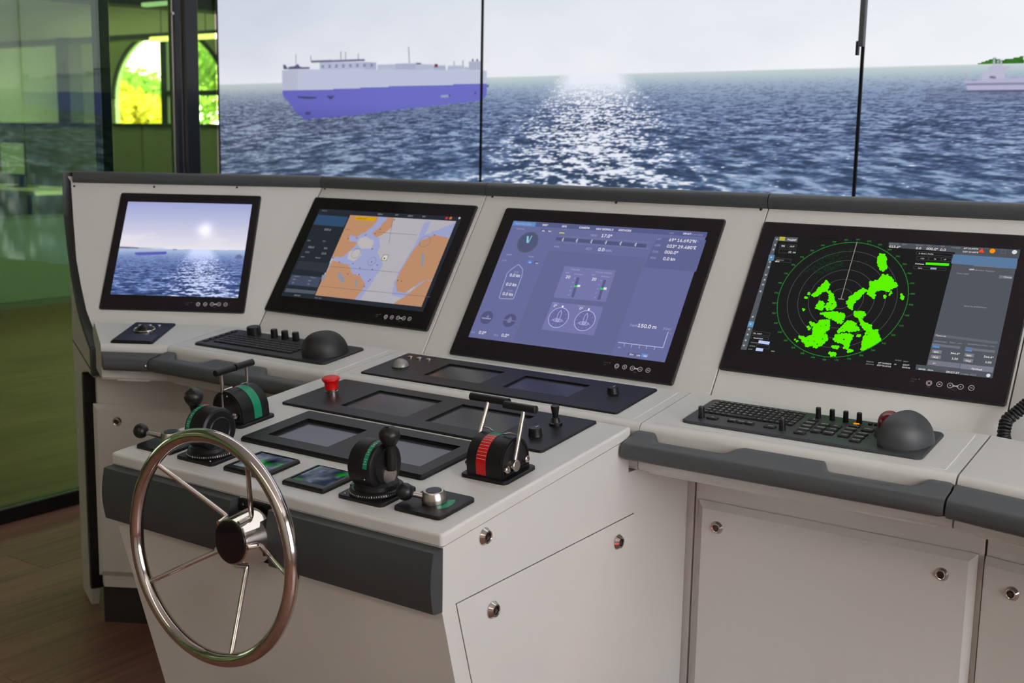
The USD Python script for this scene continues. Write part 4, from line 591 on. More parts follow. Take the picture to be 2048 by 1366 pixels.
part(t, 'sloping_panel', xf(extrude(Polygon(pb[:-1] + [(ub(-0.03), -0.03), (ub(0.452), 0.452)]), -0.016, 0.0), RAi('apanel')), MAT['shell'], smooth=20)
part(t, 'desk_top', wedge_cuts(prism(desk_profile(CP), -1.0, 0.3)), MAT['shell'], smooth=25)
part(t, 'top_rail', cut(cut(prism(rrect(0.212, 0.258, 1.200, 1.236, 0.015, 6), -1.0, 0.5), (-1, math.tan(PSI), 0), 0.001), (1, 0.5, 0), -0.484), MAT['trim'])
xs = np.arange(-0.46, -0.10, 0.004)
part(t, 'hand_rail', cut(cut(loft(rail_rings(xs, np.ones(len(xs)) * 0.6, CP)), (-1, math.tan(PSI), 0), 0.001), (1, 0.52, 0), -0.455), MAT['trim'], smooth=40)
part(t, 'rail_lip', box(-0.28, -0.20, -0.262, -0.22, 0.733, 0.7365, 0.001), MAT['shell'])
part(t, 'door', cut(cut(door_panel(-0.440, -0.06, 0.142, 0.624, -0.0435), (1, 0, 0), -0.5), (-1, math.tan(PSI), 0), 0.01), MAT['shell'], smooth=15)
lock(t, mat4(FACE_Y, (-0.371, -0.0565, 0.579)))
for u, v in ((-0.586, 0.421), (-0.354, 0.424), (-0.116, 0.428)): screw(t, RAi('apanel') @ mat4(I3, (u, v, 0)))
part(t, 'rail_bolt', xf(ball(0.004, sub=2), mat4(I3, (-0.185, -0.3155, 0.783))), MAT['chrome'])
# the grey edging and the side board of the free end, in the plane of that end
P0 = np.array([-0.737, 0, 0]) + RA @ np.array([-0.45, 0, 0]); TH = math.radians(63.25)
EN = RA.T @ np.array([[-math.sin(TH), 0, -math.cos(TH)], [math.cos(TH), 0, -math.sin(TH)], [0, 1, 0]])   # columns: along the end, up, outward
EM = mat4(EN, RA.T @ (P0 - OA))
front = np.array([(0.300, 1.232), (0.305, 1.12), (0.285, 1.066), (0.245, 0.985), (0.190, 0.915), (0.122, 0.856), (0.030, 0.811), (-0.070, 0.775)])
ts = np.r_[0, np.cumsum(np.linalg.norm(np.diff(front, axis=0), axis=1))]
tt = np.linspace(0, ts[-1], 40)
from scipy.interpolate import PchipInterpolator
fs = np.c_[PchipInterpolator(ts, front[:, 0])(tt), PchipInterpolator(ts, front[:, 1])(tt)]
line = LineString(fs)
part(t, 'side_board', xf(extrude(Polygon(list(fs) + [(-0.072, 0.70), (0.085, 0.70), (0.084, 0.06), (0.110, 0.0), (0.262, 0.0), (0.268, 0.75), (0.255, 0.97), (0.318, 1.10), (0.335, 1.232)]), -0.004, 0.017), EM), MAT['shell'], smooth=20)
part(t, 'edge_trim', xf(cat(extrude(line.buffer(0.0085, cap_style=2).intersection(shapely.box(-0.2, 0.76, 0.5, 1.25)), -0.006, 0.022)), EM), MAT['trim'])
part(t, 'rail_end_cap', xf(extrude(rrect(-0.098, -0.062, 0.706, 0.782, 0.014), -0.010, 0.024), EM), MAT['trim'], label='rounded grey cap at the end of the hand rail')
part(t, 'corner_bumper', xf(extrude(rrect(0.070, 0.100, 0.058, 0.688, 0.014), -0.012, 0.022), EM), MAT['rubber'], label='black vertical corner strip')
part(t, 'side_groove', xf(cat(extrude(LineString([(-0.066, 0.709), (0.267, 0.751)]).buffer(0.0016), 0.0165, 0.0178)), EM), MAT['gap'])

# the unit on the right edge of the picture, turned slightly towards the operator
PE = math.radians(12); RE = rz(-PE); CE = math.cos(PE); OE = np.array([1.1588, 0, 0])
FR['epanel'] = frame(OE + [0, 0, H], RE, math.atan(math.tan(TILT) / CE))
t = thing('console_unit', 'console unit at the right edge with the coiled handset cord', 'console', mat4(RE, OE), 'console units')
ce = lambda m: cut(m, (1, math.tan(PE), 0), 0.0012)
part(t, 'cabinet', ce(prism(body_profile(CE), -0.2, 0.62)), MAT['shell'], smooth=25)
part(t, 'plinth', ce(box(-0.2, 0.62, -0.035, 0.38, 0, 0.107)), MAT['plinth'])
part(t, 'sloping_panel', ce(xf(box(-0.2, 0.62, -0.03, 0.452, -0.016, 0.0), mat4(RE.T @ FR['epanel'][0], (0, 0, H)))), MAT['shell'], smooth=20)
part(t, 'desk_top', ce(prism(desk_profile(CE), -0.2, 0.62)), MAT['shell'], smooth=25)
part(t, 'top_rail', ce(prism(rrect(0.243, 0.296, 1.200, 1.236, 0.015, 6), -0.2, 0.62)), MAT['trim'])
xs = np.arange(-0.15, 0.62, 0.004)
part(t, 'hand_rail', ce(loft(rail_rings(xs, np.ones(len(xs)) * 0.9, CE))), MAT['trim'], smooth=40)
part(t, 'rail_lip', box(0.10, 0.60, -0.292, -0.25, 0.733, 0.7365, 0.001), MAT['shell'])
part(t, 'door', ce(mv(door_panel(0.0, 0.56, 0.142, 0.624, -0.0495), 0.002, 0, 0)), MAT['shell'], smooth=15)
lock(t, mat4(FACE_Y, (0.068, -0.0625, 0.572)))

# ------------------------------------------------------------------ the wheel pedestal in front of the middle unit
PX0, PX1 = -0.188, 0.579
t = thing('helm_pedestal', 'pale grey steering pedestal with the wheel on its front', 'console', mat4(I3, (0.195, -0.5, 0)))
T = lambda m: mv(m, -0.195, 0.5, 0)
R, o = FR['ped']
top = rrect(PX0, PX1, -0.5712, -0.002, 0.006)
def slab(poly, z0, z1, r):
    L = []
    for a in np.linspace(0, 90, 5): L.append((poly.buffer(-r * (1 - math.sin(math.radians(a)))), z1 - r + r * math.cos(math.radians(a)) if a < 90 else z1 - r))
    pts = []
    for g, z in L + [(poly, z0)]: pts += [(x, y, z) for x, y in list(g.exterior.coords)[:-1]]
    return hull(pts)
part(t, 'top_slab', T(xf(slab(top, -0.019, 0.0, 0.005), mat4(R, o))), MAT['shell'], smooth=50)
prof = [(-0.879, 0.642), (-0.879, 0.7405), (-0.318, 0.799), (-0.318, 0.733), (-0.066, 0.726), (-0.066, 0.0), (-0.700, 0.0)]
part(t, 'body', T(prism(prof, PX0 + 0.002, PX1 - 0.002)), MAT['shell'], smooth=15)
part(t, 'top_gasket', T(xf(box(PX0 + 0.006, PX1 - 0.006, -0.563, -0.004, -0.0235, -0.0185), mat4(R, o))), MAT['gap'])  # dark strip standing for the shade in the gap under the slab
sp = Polygon([(-0.845, 0.643), (-0.293, 0.649), (-0.290, 0.10), (-0.682, 0.10)])
def side_plate(poly, z0, z1): return xf(extrude(poly, z0, z1), mat4(FACE_X, (PX1 - 0.002, 0, 0)))
part(t, 'side_panel', T(side_plate(sp.buffer(-0.0026, join_style=2).buffer(0.0016), 0.0, 0.0014)), MAT['shell'], smooth=20)
part(t, 'side_panel_gap', T(side_plate(sp.buffer(0.0, join_style=2).difference(sp.buffer(-0.002)), 0.0, 0.0003)), MAT['gap'])
for (y, z, k) in ((-0.773, 0.730, 0), (-0.353, 0.609, 1), (-0.751, 0.604, 1)): lock(t, mat4(FACE_X, (PX1 - 0.195 - 0.002 + 0.0022 * k, y + 0.5, z)), 1.12)
def pad(x0, x1):
    ys = [(-0.878, 0.7395), (-0.898, 0.738)] + [(-0.9005 - 0.0065 * math.sin(math.pi * s), 0.737 - 0.094 * s) for s in np.linspace(0, 1, 12)] + [(-0.897, 0.6415), (-0.878, 0.640)]
    m = prism(ys, x0, x1); return m
part(t, 'front_pad', T(pad(-0.185, 0.148)), MAT['pad'], smooth=28)
part(t, 'front_pad', T(pad(0.236, 0.5775)), MAT['pad'], smooth=28)
part(t, 'shaft_plate', T(xf(cat(extrude(rrect(-0.045, 0.045, -0.05, 0.05, 0.004), 0, 0.006)), mat4(FACE_Y, (0.195, -0.879, 0.689)))), MAT['black'])
for dx in (-0.036, 0.036): part(t, 'screw', T(xf(lathe([(0, 0), (0.004, 0), (0.0035, 0.0015), (0, 0.002)], 12), mat4(FACE_Y, (0.195 + dx, -0.885, 0.728)))), MAT['darkmetal'])

# ------------------------------------------------------------------ the steering wheel
WC, WR, WT = np.array([0.195, -0.987, 0.689]), 0.1805, math.radians(1.9)
RW = np.array([[1, 0, 0], [0, math.sin(WT), -math.cos(WT)], [0, math.cos(WT), math.sin(WT)]])   # local x right, y up, z towards the helmsman
t = thing('steering_wheel', 'polished steel ship steering wheel with five spokes and black hub cap', 'steering wheel', mat4(RW, WC))
th = np.linspace(0, 2 * math.pi, 121)[:-1]
part(t, 'rim', tube(np.c_[WR * np.cos(th), WR * np.sin(th), 0 * th], 0.0112, 24, closed=True), MAT['chrome'], smooth=True)
part(t, 'hub', lathe([(0.0, -0.094), (0.047, -0.094), (0.0475, -0.090), (0.0385, -0.046), (0.0375, -0.0425), (0.0345, -0.042), (0.0, -0.042)], 64), MAT['chrome'], smooth=30)
part(t, 'hub_cap', lathe([(0, -0.043), (0.0352, -0.043), (0.0352, -0.0405), (0.032, -0.0392), (0, -0.0385)], 48), MAT['bezel'])
part(t, 'shaft', cyl(0.024, -0.105, -0.09, 32), MAT['black'])
for deg in (61.5, 138.5, 211.0, 286.5, 357.0):
    a = math.radians(deg); e = np.array([math.cos(a), math.sin(a), 0])
    p0, p1, p2, p3 = e * (WR - 0.006), e * 0.052 + [0, 0, -0.064], e * 0.0455 + [0, 0, -0.0655], e * 0.0385 + [0, 0, -0.043]
    seg = [p0 + (p1 - p0) * s for s in np.linspace(0, 1, 10)] + [p2 + (p3 - p2) * s for s in np.linspace(0, 1, 6)]
    part(t, 'spoke', tube(seg, 0.0043, 12), MAT['chrome'], smooth=60)

# ------------------------------------------------------------------ displays in the sloping panels
def display(key, f, u0, u1, v0, v1, a0, a1, b0, b1, label, icons):
    """bezel u0..u1 x v0..v1, lit area a0..a1 x b0..b1, all in the panel's own coordinates"""
    t = thing('marine_display', label, 'display', at(f, u0, v0), 'displays in the sloping panels')
    part(t, 'case_rim', cplate(rrect(0, u1 - u0, 0, v1 - v0, 0.006), 0.0004, 0.0052, 0.0015), MAT['rim'])
    part(t, 'front_glass', plate(0.003, u1 - u0 - 0.003, 0.003, v1 - v0 - 0.003, 0.0045, 0.0060, 0.005, 0.0004), MAT['bezel'], smooth=False)
    ox, oy = a0 - u0, b0 - v0
    mk = lambda: []
    ring = lambda x, y, r, w: mv(extrude(Point(0, 0).buffer(r, quad_segs=8).difference(Point(0, 0).buffer(r - w, quad_segs=8)), 0.0, 0.0002), ox + x / 1000, oy + y / 1000, 0.0061)
    s = 1.0
    for i, (x, y) in enumerate(icons[:5]):
        ms = [ring(x, y, 0.0055, 0.0011)]
        if i == 0: ms.append(ring(x, y, 0.0032, 0.0008))
        if i == 1: ms.append(mv(box(-0.0018, 0.0018, -0.0012, 0.0012, 0, 0.0002), ox + x / 1000, oy + y / 1000, 0.0061))
        if i in (2, 3):
            d = 1 if i == 3 else -1
            ms.append(mv(extrude(Polygon([(-0.0018, -0.0012 * d), (0.0018, -0.0012 * d), (0, 0.0018 * d)]), 0, 0.0002), ox + x / 1000, oy + y / 1000, 0.0061))
        if i == 4: ms.append(mv(box(-0.0024, 0.0024, -0.0006, 0.0006, 0, 0.0002), ox + x / 1000, oy + y / 1000, 0.0061))
        part(t, 'touch_button', cat(ms), MAT['print'], smooth=False)
    x2, x3 = icons[2][0], icons[3][0]; y2 = icons[2][1]
    part(t, 'button_link', mv(extrude(Polygon([(0.005, -0.0022), ((x3 - x2) / 2000, -0.0009), ((x3 - x2) / 1000 - 0.005, -0.0022), ((x3 - x2) / 1000 - 0.005, 0.0022), ((x3 - x2) / 2000, 0.0009), (0.005, 0.0022)]), 0, 0.0002), ox + x2 / 1000, oy + y2 / 1000, 0.0061), MAT['print'], smooth=False)
    tx = [mv(text(s_, 0.0022), ox + x / 1000, oy + y / 1000, 0.0061) for s_, x, y in (('PWR', icons[0][0] - 3, icons[0][1] - 9), ('BRILL', (x2 + x3) / 2 - 4, y2 - 9.5), ('POWER', icons[5][0] - 4, icons[5][1] + 1), ('TEMP', icons[5][0] - 4, icons[5][1] - 4.5))]
    part(t, 'button_text', cat(tx), MAT['printdim'], smooth=False)
    part(t, 'status_lamp', mv(cyl(0.0010, 0, 0.0002, 10, 0.00005), ox + icons[6][0] / 1000, oy + icons[6][1] / 1000 + 0.002, 0.0061), gl((0.25, 0.22, 0.02)))
    return t, mat4(I3, (ox, oy, 0.0062))

class Screen:
    """flat coloured shapes on a lit screen, in millimetres from its lower left corner"""
    def __init__(s, t, M): s.t, s.M, s.by, s.n = t, M, {}, 0
    def add(s, mesh, col, layer=1, scale=True, tx=False):
        m = mesh.copy()
        if scale: m.vertices[:, :2] *= 0.001
        m.apply_translation((0, 0, 0.00012 * layer)); s.by.setdefault((tuple(col), layer, tx), []).append(m)
    def poly(s, p, col, layer=1):
        p = p if hasattr(p, 'area') else Polygon(p)
        if not p.is_valid: p = p.buffer(0)
        if p.area > 0:
            m = extrude(p, 0, 0.00005); s.add(m, col, layer)
    def line(s, p, w, col, layer=2): s.poly(LineString(p).buffer(w / 2, cap_style=2, join_style=2), col, layer)
    def ring(s, x, y, r, w, col, layer=2): s.poly(Point(x, y).buffer(r, quad_segs=16).difference(Point(x, y).buffer(r - w, quad_segs=16)), col, layer)
    def dot(s, x, y, r, col, layer=2): s.poly(Point(x, y).buffer(r, quad_segs=8), col, layer)
    def text(s, x, y, tx, h, bold, col, layer=4):
        m = text(tx, h * 0.001, bold); m.apply_translation((x * 0.001, y * 0.001, 0)); s.add(m, col, layer, False, True)
    def big(s, p, name, col, layer):
        """a patch large enough to be told apart: a part of its own"""
        p = p if hasattr(p, 'area') else Polygon(p)
        if not p.is_valid: p = p.buffer(0)
        for g in (p.geoms if hasattr(p, 'geoms') else [p]):
            if g.geom_type == 'Polygon' and g.area > 0:
                if g.area < 60: s.poly(g, col, layer); continue
                m = extrude(g, 0, 0.00005); m.vertices[:, :2] *= 0.001; m.apply_translation((0, 0, 0.00012 * layer))
                part(s.t, name, xf(m, s.M), gl(col), smooth=False)
    def done(s, base, w, h):
        part(s.t, 'screen', xf(box(0, w, 0, h, -0.0002, 0.00005), s.M), gl(base), smooth=False)
        for (col, layer, tx), ms in s.by.items():
            part(s.t, 'screen_text' if tx else 'screen_graphic', xf(cat(ms), s.M), gl(col), smooth=False, kind='stuff')
S = lambda c: tuple(float(v) for v in lin(c))

# left: camera view of the sea with a low sun
t, M = display('A', 'apanel', -0.4441, -0.0413, 0.0458, 0.4014, -0.4183, -0.0623, 0.0893, 0.3728, 'small squarish display at the left end showing sunlit sea', DATA['btnA'])
gx, gy = np.arange(0, 0.3561, 0.0013), np.arange(0, 0.2836, 0.0013)
m = grid(gx, gy); x, z = m.vertices[:, 0] * 1.0, m.vertices[:, 1] * 1.0
zh = 0.1385 + 0.0104 * x; xg = 0.232 + 0.14 * np.clip(zh - z, 0, 1)
c = sea_picture(x, z, zh, xg, 0.075, 0.24, 0.45)
c = c * np.array([0.90, 0.93, 1.06])
hh = np.clip((z - zh) / 0.145, 0, 1)[:, None]
n = meshkit.fbm(np.stack([x * 12, z * 40, 0 * x], -1), 4, 21)[:, None]
sky = np.array([232, 228, 236]) / 255 * (1 - hh) + np.array([158, 166, 212]) / 255 * hh
edge = np.clip(1 - np.abs(hh - 0.22) / 0.25, 0, 1); sky = sky * (1 - 0.5 * edge * np.clip((n - 0.42) * 4, 0, 1)) + np.array([240, 234, 238]) / 255 * 0.5 * edge * np.clip((n - 0.42) * 4, 0, 1)
d = np.hypot(x - 0.2336, z - 0.2029)[:, None]
sky = np.minimum(1, sky + 0.22 * np.exp(-(d / 0.020) ** 2)); sky = np.where(d < 0.0085, 0.985, sky)
c = np.where((z < zh)[:, None], c, sky)
paint(c, x, z, [(0, 0.1385), (0.10, 0.1392), (0.09, 0.1408), (0.04, 0.1432), (0, 0.1440)], (104, 104, 124))
paint(c, x, z, MM(DATA['Aship']), (92, 92, 176)); paint(c, x, z, [(0.052, 0.1375), (0.13, 0.1395), (0.125, 0.145), (0.06, 0.144)], (206, 206, 220), 0.7)
paint(c, x, z, [(0.328, 0.116), (0.350, 0.117), (0.349, 0.125), (0.342, 0.129), (0.334, 0.127)], (104, 108, 150), 0.9); paint(c, x, z, [(0.150, 0.1375), (0.165, 0.1375), (0.162, 0.1402), (0.153, 0.1402)], (100, 104, 140), 0.9)
part(t, 'screen', xf(m, M @ mat4(I3, (0, 0, 0.0001))), MAT['picture'], smooth=False, color=s2l(np.clip(c, 0, 1)))

# second: electronic chart
t, M = display('B', 'panel', -0.7419, -0.1802, 0.0584, 0.4177, -0.7015, -0.2145, 0.1072, 0.3803, 'dim wide display showing an electronic sea chart with orange land', DATA['btnB'])
s = Screen(t, M); W_, H_ = DATA['size']['B']
cf = DATA['chart_frame']; s.big(cf, 'chart_area', S((176, 174, 180)), 1)
clip = Polygon(cf)
rough = lambda p, a, seed: unary_union([Polygon(p).buffer(0)] + [Point(q.x, q.y).buffer(a * (0.5 + r)) for q, r in ((Polygon(p).buffer(0).exterior.interpolate(dd) if Polygon(p).buffer(0).geom_type == 'Polygon' else Point(p[0]), rr) for dd, rr in zip(np.arange(0, Polygon(p).length, a * 1.7), np.random.default_rng(seed).uniform(0, 1, 999)))])
for i, p in enumerate(DATA['shallow']): s.big(rough(p, 3.0, i).intersection(clip), 'shallow_water', S((154, 159, 200)), 2)
for i, p in enumerate(('hole', 'hole2')): s.poly(Polygon(DATA[p]).buffer(2).intersection(clip), S((184, 178, 180)), 3)
for i, p in enumerate(DATA['land']): s.big(rough(p, 2.0, 10 + i).intersection(clip), 'land_area', S((184, 138, 106)), 3)
for p in DATA['lakes']: s.poly(Polygon(p).buffer(1.0), S((138, 142, 158)), 5)
for x, y in DATA['magenta']: s.poly(Point(x, y).buffer(2.4), S((140, 88, 150)), 5)
for x, y in DATA['darkdots']: s.poly(Point(x, y).buffer(1.7), S((62, 58, 70)), 6)
for p in DATA['gridl']: s.line(p, 0.9, S((104, 92, 90)), 5)
for x, y, r in DATA['rings']: s.ring(x, y, r * 0.75, 0.8, S((98, 98, 110)), 6)
x, y = DATA['own']; s.line([(x - 9, y - 9), (x + 9, y - 9), (x + 9, y + 9), (x - 9, y + 9), (x - 9, y - 9)], 1.6, S((150, 128, 50)), 6); s.dot(x - 1, y - 2, 2.6, S((60, 56, 60)), 6); s.dot(x, y, 7, S((210, 208, 206)), 5)
for i, p in enumerate(DATA['Bdark']): s.big(p, 'menu_bar', S((40, 44, 52)) if i < 3 else S((38, 44, 50)), 4 if 0 else 2)
for *p, c in DATA['Bsub']: s.big(p, 'menu_field', tuple(round(float(q) ** 1.9, 4) for q in c), 3)
for x, y, tx, h, b in DATA['Btext']: s.text(x, y, tx, h * 1.25, b, S((142, 142, 146)))
for i, (x, y) in enumerate(DATA['Bicons']): s.dot(x, y, 4.2 if i < 2 else 3.2, (S((190, 44, 70)), S((208, 112, 40)), S((190, 190, 200)))[i], 5)
s.poly(DATA['Byellow'], S((206, 158, 6)), 5)
x, y = DATA['Byellow'][3]; s.text(x + 4, y + 2.5, 'Unsafe route', 4.2, 0, S((90, 66, 10)), 7)
s.done(S((38, 42, 49)), W_, H_)

# third: conning display
t, M = display('C', 'panel', -0.0922, 0.4995, 0.0079, 0.4163, -0.0537, 0.4663, 0.0568, 0.3795, 'blue violet conning display above the steering pedestal', DATA['btnC'])
s = Screen(t, M); W_, H_ = DATA['size']['C']
cw_, cg = S((226, 224, 236)), S((160, 164, 204))
for i, (*p, c) in enumerate(DATA['Crects']): s.big(p, 'screen_field', tuple(round(float(q), 3) for q in c), 1 if i < 3 else 2 if i < 6 else 3)
for p, w in DATA['Clines']: s.line(p, w * 1.3, S((186, 188, 224)), 3)
gcol = S((84, 86, 126))
for i, (x, y, r) in enumerate(DATA['Cgauges']):
    if i == 0:
        s.dot(x, y, 29, S((82, 86, 120)), 2); s.ring(x, y, 29, 1.6, S((76, 100, 104)), 3); s.line([(x + 2, y - 2), (x + 5, y + 19)], 3.4, S((128, 168, 196)), 5)
        for k in range(24): s.line([(x + 27 * math.cos(k * .2618), y + 27 * math.sin(k * .2618)), (x + 24 * math.cos(k * .2618), y + 24 * math.sin(k * .2618))], 0.8, S((96, 120, 116)), 4)
    elif i < 3:
        s.dot(x, y, 17.5, gcol, 2)
        if i == 1: s.poly([(x - 15, y - 1), (x + 15, y - 1), (x + 11, y - 4), (x - 11, y - 4)], S((150, 152, 186)), 3); s.poly([(x - 2, y), (x + 7, y), (x + 3, y + 8)], S((124, 126, 164)), 3)
        else: s.line([(x - 17, y), (x + 17, y)], 2.2, S((120, 122, 166)), 3); s.poly([(x - 5, y - 6), (x + 5, y - 6), (x + 5, y + 4), (x, y + 11), (x - 5, y + 4)], S((120, 122, 166)), 3)
    else:
        R_ = 26.5
        s.dot(x, y, R_, S((104, 106, 156)), 3); s.ring(x, y, R_, 2.0, S((172, 172, 220)), 5)
        for k in range(12): s.dot(x + 19.5 * math.cos(k * math.pi / 6), y + 19.5 * math.sin(k * math.pi / 6), 1.3, S((134, 136, 188)), 5)
        s.ring(x, y - 7, 3.2, 1.1, S((178, 178, 224)), 5)
        body = Polygon([(x - 4, y - 9), (x - 4, y + 12), (x, y + 19), (x + 4, y + 12), (x + 4, y - 9)]); s.poly(body.exterior.buffer(0.7), S((178, 178, 224)), 5)
        from shapely import affinity
        s.poly(affinity.scale(Point(x, y - 7).buffer(13), 1, 0.30).exterior.buffer(0.6), S((178, 178, 224)), 5); s.line([(x - 16, y - 7), (x + 16, y - 7)], 0.9, S((168, 168, 216)), 5)
for x, y in DATA['Cticks']: s.line([(x, y - 5), (x, y + 5)], 1.8, S((206, 206, 226)), 5); s.text(x - 4, y - 2.5, '0', 5, 1, S((200, 200, 222)), 5)
x0_, y0_ = DATA['Cticks'][0]; x1_, y1_ = DATA['Cticks'][-1]
for k in range(-3, 60):
    q = k / 50; xx, yy = x0_ + (x1_ - x0_) * q, y0_ + (y1_ - y0_) * q
    for sy in (8.5, -8.5): s.line([(xx, yy + sy - 1), (xx, yy + sy + 1)], 0.7, S((150, 152, 190)), 5)
for x, y in DATA['Csl']: s.dot(x, y, 1.6, S((150, 152, 206)), 5)
for x, y, tx, h, b, k in DATA['Ctext']: s.text(x, y, tx, h, b, cw_ if k == 0 else cg)
s.done(S((104, 108, 154)), W_, H_)

# fourth: radar
t, M = display('D', 'panel', 0.5892, 1.1535, 0.0581, 0.4159, 0.6256, 1.1192, 0.1074, 0.3817, 'black radar display with bright green echoes and range rings', DATA['btnD'])
s = Screen(t, M); W_, H_ = DATA['size']['D']
(cx, cy), R_ = DATA['radar']; cx += 0.4; R_ = 132.3
for k in range(1, 6): s.ring(cx, cy, R_ * (0.178 + 0.165 * (k - 1)), 0.9, S((84, 84, 84)), 2)
s.ring(cx, cy, R_, 1.5, S((40, 128, 48)), 2)
for k in range(36):
    a = math.radians(90 - 10 * k); s.text(cx + (R_ + 7) * math.cos(a) - 3.6, cy + (R_ + 6) * math.sin(a) - 1.5, '%03d' % (10 * k), 3.1, 1, S((54, 140, 56)), 4)
    s.line([(cx + R_ * math.cos(a), cy + R_ * math.sin(a)), (cx + (R_ + 2.2) * math.cos(a), cy + (R_ + 2.2) * math.sin(a))], 0.8, S((44, 128, 48)), 2)
hx, hy = DATA['radar_head']; s.line([(cx, cy), (cx, cy + R_)], 1.5, S((150, 144, 134)), 3); s.line([(cx - 6, cy - 1), (cx + 6, cy - 1)], 1.4, S((150, 150, 140)), 3)
rg = np.random.default_rng(11); blobs = []
for p in DATA['blobs']:
    P = Polygon(p).buffer(0)
    blobs.append(P.buffer(-0.5).buffer(1.2))
    for d_ in np.arange(0, P.exterior.length, 3.6):
        q = P.exterior.interpolate(d_); blobs.append(Point(q.x + rg.normal(0, 0.8), q.y + rg.normal(0, 0.8)).buffer(rg.uniform(1.6, 3.0), quad_segs=3))
U = unary_union(blobs)
U = U.difference(unary_union([Point(cx + rg.uniform(-75, 75), cy - rg.uniform(10, 110)).buffer(rg.uniform(0.6, 1.6), quad_segs=2) for _ in range(60)])).intersection(Point(cx, cy).buffer(R_ * 0.99, quad_segs=32)).buffer(-0.2).buffer(0.2)
s.big(U, 'radar_echo', S((92, 242, 0)), 6)
for _ in range(260):
    a, rr = rg.normal(2.05, 0.30), R_ * rg.uniform(0.55, 0.88); s.dot(cx + rr * math.cos(a), cy + rr * math.sin(a), rg.uniform(0.7, 1.7), S((22, 58 if rg.random() < .6 else 46, 30)), 1)
for *p, c in DATA['Drects']: s.big(p, 'screen_field', tuple(round(float(q), 3) for q in c), 3 if max(c) < 0.12 else 5)
for p in DATA['Dframes']: s.poly(Polygon(p).exterior.buffer(0.45), S((66, 68, 72)), 6)
for x, y, tx, h, b, k in DATA['Dtext']: s.text(x, y, tx, h, b, S((226, 222, 216)) if k == 0 else S((150, 150, 156)), 8)
(ax_, ay_), (bx_, by_), (c1, c2), (d1, d2), (e1_, e2_) = DATA['Dicons']
s.poly([(ax_ - 5.5, ay_ - 4), (ax_ + 5.5, ay_ - 4), (ax_, ay_ + 5.5)], S((250, 70, 40)), 7); s.poly(Point(bx_, by_).buffer(5.4, quad_segs=2), S((255, 146, 0)), 7)
s.poly(shapely.box(c1 - 4, c2 - 4, c1 + 4, c2 + 4).exterior.buffer(0.5), S((100, 104, 112)), 7); s.dot(d1, d2, 4.6, S((214, 216, 222)), 7); s.dot(e1_, e2_, 3.6, S((214, 216, 222)), 7)
for i, (x, y) in enumerate(DATA['Dside']): s.dot(x, y, 2.2, S((170, 174, 182)) if i not in (3, 11) else S((150, 190, 240)), 7)
s.done(S((31, 31, 32)), W_, H_)

# ------------------------------------------------------------------ flush control panels
def hole_plate(x0, x1, y0, y1, holes, t, bev=0.0014, r=0.006):
    p = rrect(x0, x1, y0, y1, r); hs = unary_union([shapely.box(*h) for h in holes])
    a = extrude(p.difference(hs), 0, t - bev); b = extrude(p.buffer(-bev).difference(hs.buffer(bev * 0.7, join_style=2)), t - bev, t)
    ring = p.exterior; q = p.buffer(-bev)
    sk = []
    A, B = np.array(p.exterior.coords)[:-1], np.array(q.exterior.coords)[:-1]
    if len(A) == len(B):
        sk = [loft([np.c_[A, np.full(len(A), t - bev)], np.c_[B, np.full(len(B), t)]], caps=False)]
    return cat(a, b, sk)
def panel_screen(parent, h, z, mat=None):
    x0, y0, x1, y1 = h
    part(parent, 'touch_screen', box(x0 - 0.002, x1 + 0.002, y0 - 0.002, y1 + 0.002, -0.001, z), mat or MAT['panelglass'], smooth=False, label='unlit grey touch screen')
def knob(parent, u, v, r, h, name='knob', mat='black', z=0.004):
    k = mv(lathe([(0, 0), (r * 1.06, 0), (r, h * 0.25), (r * 0.93, h - 0.0012), (r * 0.85, h), (0, h)], 24), u, v, z)
    part(parent, name, k, MAT[mat])
    part(parent, 'knob_mark', mv(box(-0.0006, 0.0006, r * 0.15, r * 0.9, 0, 0.0003), u, v, z + h), MAT['legend'])

# desk panel of the middle unit: trackball, three buttons, two touch screens, one knob
t = thing('trackball_unit', 'long black panel below the conning display with grey trackball and two touch screens', 'console instrument', at('desk', 0, 0), 'flush console instruments')
hs = [(-0.044, -0.1435, 0.104, -0.052), (0.163, -0.142, 0.321, -0.057)]
part(t, 'panel_plate', hole_plate(-0.1905, 0.4585, -0.1875, -0.0188, hs, 0.0045), MAT['satin'], smooth=20)
for h in hs: panel_screen(t, h, 0.0012)
part(t, 'trackball', ball(0.0185, (-0.135, -0.1135, 0.0035)), MAT['ballgrey'], smooth=True)
part(t, 'ball_ring', mv(lathe([(0.0183, 0.0), (0.0215, 0.0), (0.0205, 0.0014), (0.0187, 0.0014), (0.0183, 0)], 40), -0.135, -0.1135, 0.0045), MAT['black'])
for u, v in ((-0.1605, -0.0485), (-0.1352, -0.0475), (-0.109, -0.0465)):
    part(t, 'push_button', mv(lathe([(0, 0), (0.0062, 0), (0.0062, 0.0016), (0.0046, 0.0034), (0, 0.0038)], 20), u, v, 0.0045), MAT['lockmetal'])
knob(t, 0.3899, -0.0814, 0.0115, 0.013)

